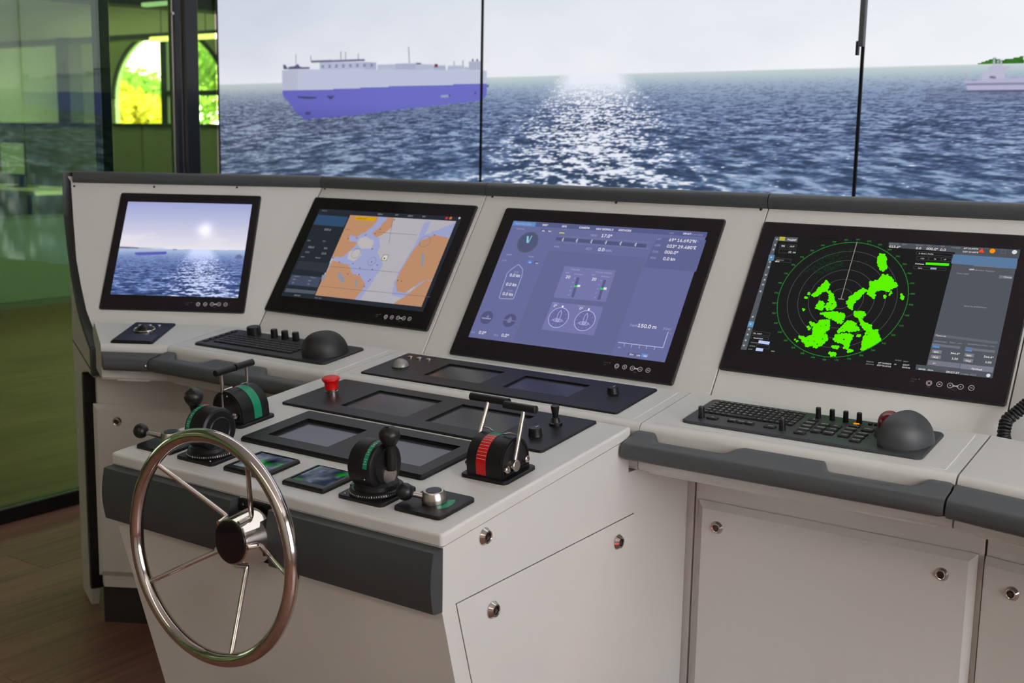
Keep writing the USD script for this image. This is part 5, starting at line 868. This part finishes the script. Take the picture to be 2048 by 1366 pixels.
t = thing('touch_screen_unit', 'rear black panel on the pedestal with emergency stop and two touch screens', 'console instrument', at('ped', 0, 0), 'flush console instruments')
hs = [(0.006, -0.163, 0.171, -0.046), (0.222, -0.163, 0.392, -0.045)]
part(t, 'panel_plate', hole_plate(-0.1226, 0.5128, -0.2034, -0.0119, hs, 0.0045), MAT['satin'], smooth=20)
for h in hs: panel_screen(t, h, 0.0008)
e = thing('emergency_stop', 'red mushroom emergency stop button on the rear pedestal panel', 'button', at('ped', -0.0765, -0.1018, 0.0045))
part(e, 'metal_collar', lathe([(0, 0), (0.0135, 0), (0.0135, 0.004), (0.0125, 0.0048), (0.0125, 0.0088), (0, 0.0088)], 32), MAT['lockmetal'])
part(e, 'mushroom_cap', lathe([(0, 0.008), (0.0140, 0.008), (0.0140, 0.0215), (0.0176, 0.0255), (0.0190, 0.0285), (0.0180, 0.0315), (0.0130, 0.0338), (0.0, 0.0348)], 40), MAT['estop'], smooth=50)
knob(t, 0.4566, -0.1379, 0.0125, 0.016)
part(t, 'toggle_switch', mv(lathe([(0, 0), (0.0125, 0), (0.0125, 0.004), (0.0095, 0.0055), (0.0070, 0.013), (0.0052, 0.0145), (0.0058, 0.020), (0.0082, 0.034), (0.0078, 0.0365), (0, 0.0370)], 28), 0.4552, -0.0673, 0.0045), MAT['black'])

t = thing('touch_screen_unit', 'front black raised panel on the pedestal with two grey touch screens', 'console instrument', at('ped', 0, 0), 'flush console instruments')
hs = [(0.0185, -0.372, 0.1645, -0.270), (0.229, -0.372, 0.377, -0.262)]
part(t, 'panel_plate', hole_plate(-0.0225, 0.4115, -0.4095, -0.2249, hs, 0.0085, 0.004), MAT['satin'], smooth=20)
for h in hs: panel_screen(t, h, 0.0022)

# two small indicators with mottled screens
def indicator(u0, u1, v0, v1, s0, s1, w0, w1, label, seed):
    t = thing('indicator_display', label, 'display', at('ped', u0, v0), 'small indicator displays')
    part(t, 'housing', hole_plate(0, u1 - u0, 0, v1 - v0, [(s0 - u0, w0 - v0, s1 - u0, w1 - v0)], 0.0075, 0.003, 0.004), MAT['black'], smooth=20)
    m = grid(np.linspace(s0 - u0 - 0.001, s1 - u0 + 0.001, 50), np.linspace(w0 - v0 - 0.001, w1 - v0 + 0.001, 46))
    p = m.vertices * np.array([1, 1, 0]); q = p * 34 + seed
    a = meshkit.fbm(q + 1.2 * meshkit.fbm(q * 0.8 + 5, 2, seed)[:, None], 3, seed); b = meshkit.fbm(q * 1.5 + 9, 3, seed + 3); g = meshkit.fbm(q * 1.1 + 4, 2, seed + 7)
    c = np.array([70, 76, 88]) / 255 + (a - .5)[:, None] * 0.75 + np.clip(b - .55, 0, 1)[:, None] * np.array([.5, .5, .8]) + np.clip(g - .58, 0, 1)[:, None] * np.array([-.5, .9, -.6])
    part(t, 'screen', mv(m, 0, 0, 0.0060), MAT['picture'], smooth=False, color=s2l(np.clip(c, 0.06, 0.62)))
indicator(0.0703, 0.1685, -0.5355, -0.4435, 0.080, 0.159, -0.519, -0.450, 'small black framed indicator on the pedestal half hidden by the wheel rim', 21)
indicator(0.2126, 0.3075, -0.5355, -0.4470, 0.2215, 0.2965, -0.519, -0.4505, 'small black framed indicator on the pedestal just left of the right thruster lever', 33)

# ------------------------------------------------------------------ levers
def base_plate(t, w, h, th=0.006): part(t, 'base_plate', plate(-w / 2, w / 2, -h / 2, h / 2, 0, th, 0.009, 0.0012), MAT['satin'], smooth=20)
def twin_lever(u, v, rot, label, lean, red_first, arm=0.0070, grips=((-0.080, 0.0005), (0.0015, 0.066)), top=0.1125):
    """drum axis along local x; scale band over the top; two arms with grips along x"""
    t = thing('twin_throttle', label, 'lever', at('ped', u, v, 0, rot), 'twin throttle levers')
    base_plate(t, 0.093, 0.094)
    hw, R_, zc = 0.0345, 0.0415, 0.0245
    prof = [(-R_, 0.006)] + [(-R_ * math.cos(a), zc + R_ * math.sin(a)) for a in np.linspace(0, math.pi, 40)] + [(R_, 0.006)]
    part(t, 'drum', prism(prof, -hw, hw), MAT['satin'], smooth=30)
    for sx in (-1, 1):
        rim = Polygon(prof).buffer(-0.003).difference(Polygon(prof).buffer(-0.0052)); m = extrude(rim, 0, 0.002); m.vertices = np.c_[sx * hw + sx * m.vertices[:, 2], m.vertices[:, 0], m.vertices[:, 1]]; m.fix_normals()
        part(t, 'side_rim', m, MAT['black'], smooth=30)
    b0, b1 = -0.0150, 0.0045
    def band(a0, a1, r0=R_ + 0.0007):
        A = np.linspace(a0, a1, 24); out = [(-(r0) * math.cos(a), zc + r0 * math.sin(a)) for a in A]; inn = [(-(R_ - 0.001) * math.cos(a), zc + (R_ - 0.001) * math.sin(a)) for a in A[::-1]]
        return prism(out + inn, b0, b1)
    crown = math.radians(84)
    lowf = prism([(-R_ - 0.0007, 0.0085), (-R_ - 0.0007, zc), (-R_ + 0.001, zc), (-R_ + 0.001, 0.0085)], b0, b1)
    part(t, 'scale_band', cat(band(0, crown), lowf), MAT['red' if red_first else 'green'], smooth=30, label='red scale band' if red_first else 'green scale band')
    upf = prism([(R_ + 0.0007, 0.0085), (R_ + 0.0007, zc), (R_ - 0.001, zc), (R_ - 0.001, 0.0085)], b0, b1)
    part(t, 'scale_band', cat(band(crown + 0.01, math.pi), upf), MAT['green' if red_first else 'red'], smooth=30, label='green scale band' if red_first else 'red scale band')
    ticks = []
    for k in range(1, 10):
        a = math.radians(8 + 8 * k); y, z = -(R_ + 0.0007) * math.cos(a), zc + (R_ + 0.0007) * math.sin(a)
        n = np.array([0, -math.cos(a), math.sin(a)]); tt_ = np.array([0, math.sin(a), math.cos(a)])
        for xc, wd in ((b0 + 0.004, 0.0032), ((b0 + b1) / 2, 0.0018), (b1 - 0.004, 0.0032)):
            ticks.append(xf(box(-wd, wd, -0.00035, 0.00035, 0, 0.00015), mat4(np.stack([[1, 0, 0], tt_, n], 1), (xc, y, z))))
    part(t, 'scale_marks', cat(ticks), MAT['legend'], smooth=False)
    py, pz = -0.013, 0.024
    for i, sx in enumerate((-1, 1)):
        ly = lean[i]
        part(t, 'pivot_boss', xf(lathe([(0, 0), (0.0098, 0), (0.0098, 0.0125), (0.0088, 0.0135), (0, 0.0135)], 28), mat4(np.array([[0, 0, sx], [0, sx, 0], [-1, 0, 0]]).astype(float), (sx * hw, py, pz))), MAT['steel'])
        for (by, bz, br) in ((-0.030, 0.021, 0.0065), (0.027, 0.022, 0.0065)):
            part(t, 'side_bolt', xf(lathe([(0, 0), (br, 0), (br, 0.007), (br * 0.8, 0.008), (br * 0.45, 0.008), (br * 0.4, 0.006), (0, 0.006)], 20), mat4(np.array([[0, 0, sx], [0, sx, 0], [-1, 0, 0]]).astype(float), (sx * hw, by, bz))), MAT['lockmetal'])
        part(t, 'small_screw', xf(ball(0.0022, sub=2), mat4(I3, (sx * (hw + 0.0005), 0.004, 0.057))), MAT['lockmetal'])
        x = sx * (hw + arm); y1, z1 = py + ly, top - 0.0005 * (i == 0)
        part(t, 'lever_rod', tube([(x, py, pz), (x, y1, z1)], 0.0036, 14), MAT['steel'], smooth=60)
        ga, gb = grips[i]
        P = [(ga, y1, z1), (ga + 0.001, y1, z1), ((ga + gb) / 2, y1, z1), (gb - 0.001, y1, z1), (gb, y1, z1)]
        part(t, 'grip', tube(P, np.array([0.0055, 0.0068, 0.0068, 0.0068, 0.0055]), 18), MAT['rubber'], smooth=50)
        part(t, 'grip_end', tube([(gb - 0.001 if sx > 0 else gb - 0.0015, y1, z1), (gb + 0.0006, y1, z1)], 0.0030, 12), MAT['darkmetal'])
        yp = py + ly * 0.52
        part(t, 'pointer', tube([(x, yp, pz + (z1 - pz) * 0.52), (sx * 0.024, yp * 0.8, pz + (z1 - pz) * 0.535), (sx * 0.012, yp * 0.5, 0.0685)], 0.0016, 8), MAT['steel'])
    return t
twin_lever(0.5010, -0.3165, 0, 'twin throttle lever with a red scale band at the right side of the pedestal', (0.052, 0.036), True)
twin_lever(-0.1185, -0.3140, -math.pi / 2, 'twin throttle lever with a green scale band at the left rear of the pedestal', (0.004, 0.004), True, -0.002, ((-0.0500, -0.0030), (-0.0005, 0.0480)), 0.104)

def azimuth_lever(u, v, sx, label):
    """sx = +1: handle on the right face, -1: mirrored"""
    t = thing('thruster_lever', label, 'lever', at('ped', u, v), 'azimuth thruster levers')
    mx = lambda m: m if sx > 0 else trimesh.Trimesh(m.vertices * [-1, 1, 1], m.faces[:, ::-1], process=False)
    base_plate(t, 0.096, 0.090)
    part(t, 'dial_ring', lathe([(0, 0.006), (0.0440, 0.006), (0.0452, 0.0085), (0.0440, 0.0130), (0.0400, 0.0150), (0.0, 0.0150)], 64), MAT['satin'], smooth=25)
    tk = []
    for k in range(72):
        a = 2 * math.pi * k / 72; L_ = 0.0030 if k % 6 == 0 else 0.0018; w = 0.00042 if k % 6 else 0.0007
        n = np.array([math.cos(a) * .96, math.sin(a) * .96, .27]); tt_ = np.array([-math.sin(a), math.cos(a), 0]); up = np.cross(n, tt_)
        tk.append(xf(box(-w, w, -L_ / 2, L_ / 2, -0.0001, 0.0003), mat4(np.stack([tt_, up, n], 1), (0.0447 * math.cos(a), 0.0447 * math.sin(a), 0.0108))))
    part(t, 'dial_marks', cat(tk), MAT['legend'], smooth=False)
    a0 = math.radians(190); part(t, 'green_mark', extrude(Polygon([(0.0402 * math.cos(a), 0.0402 * math.sin(a)) for a in np.linspace(a0 - .28, a0 + .28, 10)] + [(0.0450 * math.cos(a), 0.0450 * math.sin(a)) for a in np.linspace(a0 + .28, a0 - .28, 10)]), 0.0125, 0.0152), MAT['green'])
    part(t, 'turret', lathe([(0, 0.015), (0.0370, 0.015), (0.0360, 0.021), (0.0270, 0.030), (0.0, 0.030)], 48), MAT['satin'], smooth=30)
    zc, R_ = 0.0510, 0.0400
    m = lathe([(0, -0.027), (0.034, -0.027), (0.0385, -0.0245), (R_, -0.021), (R_, 0.018), (0.0385, 0.0215), (0.034, 0.0235), (0.0, 0.0235)], 64, 'x'); part(t, 'drum', mx(mv(m, 0, 0, zc)), MAT['satin'], smooth=28)
    part(t, 'drum_groove', mx(mv(lathe([(R_ - 0.0005, -0.0012), (R_ + 0.0003, -0.0012), (R_ + 0.0003, 0.0), (R_ - 0.0005, 0.0), (R_ - 0.0005, -0.0012)], 64, 'x'), 0.004, 0, zc)), MAT['gap'])
    part(t, 'cap_ring', mx(mv(lathe([(0.0225, 0.023), (0.0245, 0.0245), (0.0225, 0.0255), (0.0205, 0.0245), (0.0225, 0.023)], 40, 'x'), -0.0520, 0, zc)), MAT['black'])
    A = np.linspace(math.radians(8), math.radians(92), 26)
    strip = [(-(R_ + 0.0005) * math.cos(a), zc + (R_ + 0.0005) * math.sin(a)) for a in A] + [(-(R_ - 0.001) * math.cos(a), zc + (R_ - 0.001) * math.sin(a)) for a in A[::-1]]
    part(t, 'scale_band', mx(prism(strip, 0.0085, 0.0165)), MAT['green'], smooth=30, label='green scale band')
    B = np.linspace(math.radians(94), math.radians(150), 16)
    strip = [(-(R_ + 0.0005) * math.cos(a), zc + (R_ + 0.0005) * math.sin(a)) for a in B] + [(-(R_ - 0.001) * math.cos(a), zc + (R_ - 0.001) * math.sin(a)) for a in B[::-1]]
    part(t, 'scale_band', mx(prism(strip, 0.0085, 0.0165)), MAT['red'], smooth=30, label='red scale band')
    tk = []
    for k in range(1, 8):
        a = math.radians(8 + 11.5 * k); n = np.array([0, -math.cos(a), math.sin(a)]); tt_ = np.array([0, math.sin(a), math.cos(a)])
        tk.append(xf(box(-0.0038, 0.0038, -0.0003, 0.0003, 0, 0.0002), mat4(np.stack([[1, 0, 0], tt_, n], 1), (0.0125, -(R_ + 0.0005) * math.cos(a), zc + (R_ + 0.0005) * math.sin(a)))))
        if k % 2: tk.append(xf(box(-0.0008, 0.0008, -0.0012, 0.0012, 0, 0.0002), mat4(np.stack([[1, 0, 0], tt_, n], 1), (0.0125, -(R_ + 0.0005) * math.cos(a + .1), zc + (R_ + 0.0005) * math.sin(a + .1)))))
    part(t, 'scale_marks', mx(cat(tk)), MAT['legend'], smooth=False)
    D_ = lambda poly, x0, x1: prism(poly, x0, x1)
    part(t, 'face_disc', mx(mv(lathe([(0, 0.0235), (0.0300, 0.0235), (0.0292, 0.0275), (0.0, 0.0285)], 48, 'x'), 0, 0, zc)), MAT['black'], smooth=30)
    drop = Point(0, zc - 0.0125).buffer(0.0158, quad_segs=16)
    part(t, 'steel_plate', mx(D_(drop, 0.0275, 0.0305)), MAT['steel'], smooth=30)
    hz = np.array([(zc - 0.004, 0.0080), (zc + 0.004, 0.0086), (zc + 0.020, 0.0082), (zc + 0.030, 0.0078)])
    part(t, 'handle', mx(tube([(0.0345, 0, z) for z, r in hz] + [(0.0345, 0, zc + 0.040)], np.r_[hz[:, 1], 0.0098], 20)), MAT['rubber'], smooth=50)
    kb = [(0.0345, 0, zc + 0.038 + q) for q in (0, .004, .009, .015, .021, .026, .0295, .031)]
    part(t, 'handle_knob', mx(tube(kb, np.array([0.0098, 0.0125, 0.0155, 0.0172, 0.0165, 0.0130, 0.0080, 0.0010]), 28)), MAT['rubber'], smooth=70)
    part(t, 'side_button', mx(mv(cyl(0.003, 0, 0.002, 14), 0.0345, -0.004, zc + 0.0685)), MAT['black'])
    for y, z in ((-0.0395, zc - 0.012), (-0.030, zc - 0.030)): part(t, 'small_screw', mx(ball(0.0016, (0.011, y, z), 2)), MAT['lockmetal'])
    part(t, 'plate_screw', mx(ball(0.0020, (-0.036, -0.037, 0.0062), 2)), MAT['lockmetal'])
azimuth_lever(0.3840, -0.4900, 1, 'black drum thruster lever right of the two small indicators')
azimuth_lever(-0.0055, -0.4900, -1, 'black drum thruster lever behind the top of the wheel rim')

def side_lever(u, v, arm, label):
    t = thing('ball_lever', label, 'lever', at('ped', u, v), 'ball ended levers')
    base_plate(t, 0.0945, 0.094)
    part(t, 'green_sector', extrude(Polygon([(0.0205 * math.cos(a), 0.0205 * math.sin(a)) for a in np.linspace(-0.75, 0.75, 14)] + [(0.0330 * math.cos(a), 0.0330 * math.sin(a)) for a in np.linspace(0.75, -0.75, 14)]), 0.006, 0.0064), MAT['green'], smooth=False)
    part(t, 'hub', lathe([(0, 0.006), (0.0195, 0.006), (0.0198, 0.0070), (0.0198, 0.0125), (0.0192, 0.0140), (0.0178, 0.0225), (0.0158, 0.0250), (0.0, 0.0252)], 48), MAT['steel'], smooth=30)
    part(t, 'hub_cap', lathe([(0, 0.0250), (0.0128, 0.0250), (0.0126, 0.0257), (0, 0.0259)], 36), MAT['black'])
    a = np.array(arm, float); d = a / np.linalg.norm(a)
    part(t, 'arm', tube([d * 0.012 + [0, 0, 0.0145], np.r_[a[:2], 0] * 1.0 + [0, 0, 0.022]], np.array([0.0050, 0.0038]), 14), MAT['steel'], smooth=60)
    part(t, 'ball_knob', ball(0.0140, (a[0], a[1], 0.0235)), MAT['black'], smooth=True)
side_lever(0.4970, -0.4845, (-0.0385, -0.0235, 0), 'flat lever with steel hub and black ball at the right front corner of the pedestal')
side_lever(-0.1220, -0.4845, (-0.0580, -0.0215, 0), 'flat lever with black ball at the left front corner of the pedestal')

# ------------------------------------------------------------------ keyboards with palm rest and ball
def palm_rest(t, cx, cy, mat, ballmat, r=0.0205):
    """half a dome, cut upright on the side of the ball; cx, cy = middle of the cut"""
    z0, L = 0.006, []
    d, n = np.array([0.5, 0.866]), np.array([0.866, -0.5])
    for q in np.linspace(0, math.pi / 2, 10):
        s, z = math.cos(q) ** 0.85, math.sin(q) ** 0.9
        for a in np.linspace(-math.pi / 2, math.pi / 2, 30):
            e = d * 0.0560 * s * math.sin(a) + n * 0.0500 * s * math.cos(a) - d * 0.006 * z
            L.append((cx + e[0], cy + e[1], z0 + 0.0540 * z))
    part(t, 'palm_rest', hull(L), mat, smooth=28)
    bx, by = cx - 0.0265, cy + 0.0130
    part(t, 'trackball', ball(r, (bx, by, z0 + 0.0240)), ballmat, smooth=True)
    part(t, 'ball_socket', mv(lathe([(0.0, 0), (r + 0.006, 0), (r + 0.004, 0.010), (r + 0.0004, 0.0165), (0.0, 0.010)], 32), bx, by, z0), mat)
ROWS = ['`1234567890-=', 'QWERTYUIOP[]', 'ASDFGHJKL;', 'ZXCVBNM,.']
def keyfield(t, u0, u1, v_top, dv, kw, kh, z, km, lm):
    leg = []
    n = 15; pitch = (u1 - u0) / n
    for r_ in range(5):
        v = v_top - r_ * dv
        for i in range(n):
            if r_ == 4 and 4 <= i <= 8:
                if i > 4: continue
                a, b = u0 + 4 * pitch, u0 + 9 * pitch - 0.001
            else: a, b = u0 + i * pitch, u0 + (i + 1) * pitch - 0.001
            part(t, 'key', cplate(rrect(a, b, v - kh / 2, v + kh / 2, 0.0015, 2), z, z + 0.003, 0.0011), km, smooth=25)
            w = ROWS[r_][i - 1] if r_ < 4 and 1 <= i <= len(ROWS[r_]) else None
            if w and w not in '`':
                leg.append(mv(text(w, 0.0042, True), a + 0.003, v - 0.002, z + 0.00305))
            else: leg.append(mv(text({0: ['Esc', 'Tab', 'Caps', 'Shift', 'Ctrl'], 13: ['Back', ']', '#', 'Up', 'Fn'], 14: ['Del', 'Pg', 'End', 'Home', 'Alt']}.get(i, ['Alt'] * 5)[r_], 0.0026), a + 0.0012, v - 0.0013, z + 0.00305))
    part(t, 'key_legends', cat(leg), lm, smooth=False, kind='stuff')

t = thing('control_keyboard', 'dark grey keyboard with red trackball under the radar display', 'keyboard', at('desk', 0, 0), 'console keyboards')
part(t, 'tray', plate(0.5862, 1.0260, -0.1735, -0.0335, 0, 0.0060, 0.012, 0.0022), MAT['keyboard'], smooth=20)
leg = []
for i in range(14):
    u = 0.6075 + 0.01165 * i + (0.006 if i > 5 else 0) + (0.006 if i > 9 else 0) - 0.002
    part(t, 'function_key', cplate(rrect(u, u + 0.0098, -0.0520, -0.0450, 0.0015, 2), 0.006, 0.0085, 0.001), MAT['key'], smooth=25)
    leg.append(mv(text('F%d' % i if i else 'Esc', 0.0030, True), u + 0.0020, -0.0500, 0.0086))
keyfield(t, 0.6040, 0.7820, -0.0620, 0.0128, 0.0105, 0.0110, 0.006, MAT['key'], MAT['legend'])
for (u, v, r, h) in ((0.8058, -0.0560, .0050, .020), (0.8318, -0.0560, .0050, .020), (0.8565, -0.0550, .0050, .020), (0.8805, -0.0530, .0050, .020), (0.6149, -0.1443, .0060, .021), (0.7727, -0.1442, .0060, .020)):
    knob(t, u, v, r, h, z=0.006)
for (u, v, w, h, s_) in ((0.6359, -0.1416, .022, .014, 'HL'), (0.7484, -0.1417, .022, .014, 'VRM'), (0.6745, -0.1405, .017, .012, 'RAIN'), (0.6918, -0.1407, .017, .012, 'GAIN'), (0.7090, -0.1407, .017, .012, 'SEA'),
                     (0.8030, -0.0740, .020, .013, '▲'), (0.8035, -0.0930, .021, .015, 'START'), (0.8045, -0.1110, .021, .015, 'POINT'), (0.8055, -0.1290, .021, .015, 'CANCEL'), (0.8065, -0.1470, .021, .015, 'EBL'),
                     (0.8290, -0.0900, .020, .016, 'MENU'), (0.8510, -0.0900, .020, .016, 'ALL'), (0.8290, -0.1090, .020, .016, 'MODE'), (0.8510, -0.1090, .020, .016, 'ACQ'), (0.8290, -0.1280, .020, .016, 'TEST'), (0.8510, -0.1280, .020, .016, 'RANGE'),
                     (0.8785, -0.0730, .020, .013, 'ON'), (0.8785, -0.0930, .020, .015, 'PRESET'), (0.8790, -0.1110, .020, .015, 'PILOT'), (0.8790, -0.1290, .020, .015, 'TGT'),
                     (0.9060, -0.0830, .021, .018, 'EVENT'), (0.9045, -0.1080, .020, .015, 'ALARM'), (0.9045, -0.1260, .020, .015, 'EVENT'), (0.9045, -0.1440, .020, .015, 'MUTE')):
    part(t, 'function_key', cplate(rrect(u - w / 2, u + w / 2, v - h / 2, v + h / 2, 0.004, 3), 0.006, 0.0092, 0.0013), MAT['key'], smooth=25)
    leg.append(mv(text(s_, 0.0035, True), u - 0.0013 * len(s_), v - 0.0015, 0.0093))
for u, v in ((0.9001, -0.0513), (0.9105, -0.0500)): part(t, 'small_key', cplate(rrect(u - .0035, u + .0035, v - .0035, v + .0035, .001, 2), 0.006, 0.0095, 0.001), MAT['key'])
part(t, 'function_legends', cat(leg), MAT['legend'], smooth=False, kind='stuff')
part(t, 'orange_lamp', plate(0.8745, 0.8850, -0.0675, -0.0635, 0.0085, 0.0100, 0.001, 0.0004), MAT['orange'])  # orange strip of the key, given a glow of its own
palm_rest(t, 0.9735, -0.1050, MAT['keyboard'], MAT['ballred'])

t = thing('control_keyboard', 'black keyboard with knobs and palm rest under the chart display', 'keyboard', at('desk', 0, 0), 'console keyboards')
part(t, 'tray', plate(-0.7504, -0.3110, -0.1750, -0.0307, 0, 0.0060, 0.012, 0.0022), MAT['keyboardblack'], smooth=20)
keyfield(t, -0.7080, -0.4420, -0.0780, 0.0155, 0.0105, 0.0125, 0.006, MAT['key'], MAT['legenddim'])
leg = []
for i in range(6):
    part(t, 'side_key', cplate(rrect(-0.7400, -0.7270, -0.0630 - .018 * i, -0.0490 - .018 * i, .002, 2), 0.006, 0.009, 0.001), MAT['key'], smooth=25)
    leg.append(mv(text('F%d' % (i + 1), 0.004), -0.7370, -0.0580 - .018 * i, 0.0091))
part(t, 'side_legends', cat(leg), MAT['legenddim'], smooth=False, kind='stuff')
part(t, 'wide_knob', cat(mv(lathe([(0, 0), (0.0185, 0), (0.0175, 0.020), (0.016, 0.0215), (0, 0.0215)], 32), -0.6620, -0.0530, 0.006)), MAT['black'])
for u in (-0.5960, -0.5590, -0.5220): knob(t, u, -0.0475, 0.0090, 0.0200, z=0.006)
palm_rest(t, -0.3720, -0.1040, MAT['keyboardblack'], MAT['black'])

# the left end: small panel with a chrome ringed ball
FR['adesk'] = frame((-0.7373, -0.0888, 0.8498), RA, math.atan(math.tan(DESK) / CP))
t = thing('trackball_unit', 'small black panel with a chrome ringed trackball at the left end', 'console instrument', at('adesk', 0, 0), 'flush console instruments')
part(t, 'panel_plate', plate(-0.2575, -0.1490, -0.1715, 0.0, 0, 0.0045, 0.006), MAT['satin'], smooth=20)
part(t, 'wrist_rest', plate(-0.2550, -0.1515, -0.1690, -0.1150, 0.0040, 0.0075, 0.006, 0.002), MAT['black'], smooth=20)
part(t, 'ball_ring', mv(lathe([(0.0225, 0.0), (0.0285, 0.0), (0.0280, 0.0035), (0.0260, 0.0050), (0.0235, 0.0035), (0.0225, 0)], 48), -0.2075, -0.0690, 0.0045), MAT['chrome'], smooth=40)
part(t, 'trackball', ball(0.0220, (-0.2075, -0.0690, -0.002)), MAT['black'], smooth=True)
for u, v in ((-0.2355, -0.0300), (-0.2095, -0.0285), (-0.1850, -0.0285)):
    part(t, 'push_button', mv(lathe([(0, 0), (0.0062, 0), (0.0062, 0.0016), (0.0046, 0.0034), (0, 0.0038)], 20), u, v, 0.0045), MAT['lockmetal'])

# handset with its coiled cord on the right hand unit
path = np.array([(1.186, -0.040, 0.815), (1.1665, -0.030, 0.846), (1.1665, -0.020, 0.862), (1.180, -0.008, 0.879), (1.194, 0.002, 0.895), (1.225, 0.012, 0.930), (1.262, 0.020, 0.965), (1.300, 0.030, 0.985)])
pl = np.r_[0, np.cumsum(np.linalg.norm(np.diff(path, axis=0), axis=1))]
q = np.linspace(0, pl[-1], 900); C3 = np.stack([PchipInterpolator(pl, path[:, k])(q) for k in range(3)], 1)
Tn = np.gradient(C3, axis=0); Tn /= np.linalg.norm(Tn, axis=1)[:, None]
n1 = np.cross(Tn, [0.3, 1.0, 0.1]); n1 /= np.linalg.norm(n1, axis=1)[:, None]; n2 = np.cross(Tn, n1)
ph = q / 0.0062 * 2 * math.pi
coil = C3 + 0.0088 * (np.cos(ph)[:, None] * n1 + np.sin(ph)[:, None] * n2)
t = thing('handset', 'black coiled cord of the handset on the right hand console unit', 'telephone handset', mat4(I3, (1.2, 0, 0.83)))
part(t, 'coiled_cord', mv(tube(coil, 0.0030, 8), -1.2, 0, -0.83), MAT['black'], smooth=60)
Re, oe = FR['epanel']
part(t, 'handset_body', mv(xf(cat(box(0.15, 0.195, 0.16, 0.36, 0.012, 0.040, 0.008), box(0.145, 0.20, 0.31, 0.37, 0.0, 0.03, 0.006), box(0.145, 0.20, 0.15, 0.21, 0.0, 0.03, 0.006)), mat4(Re, oe)), -1.2, 0, -0.83), MAT['black'])
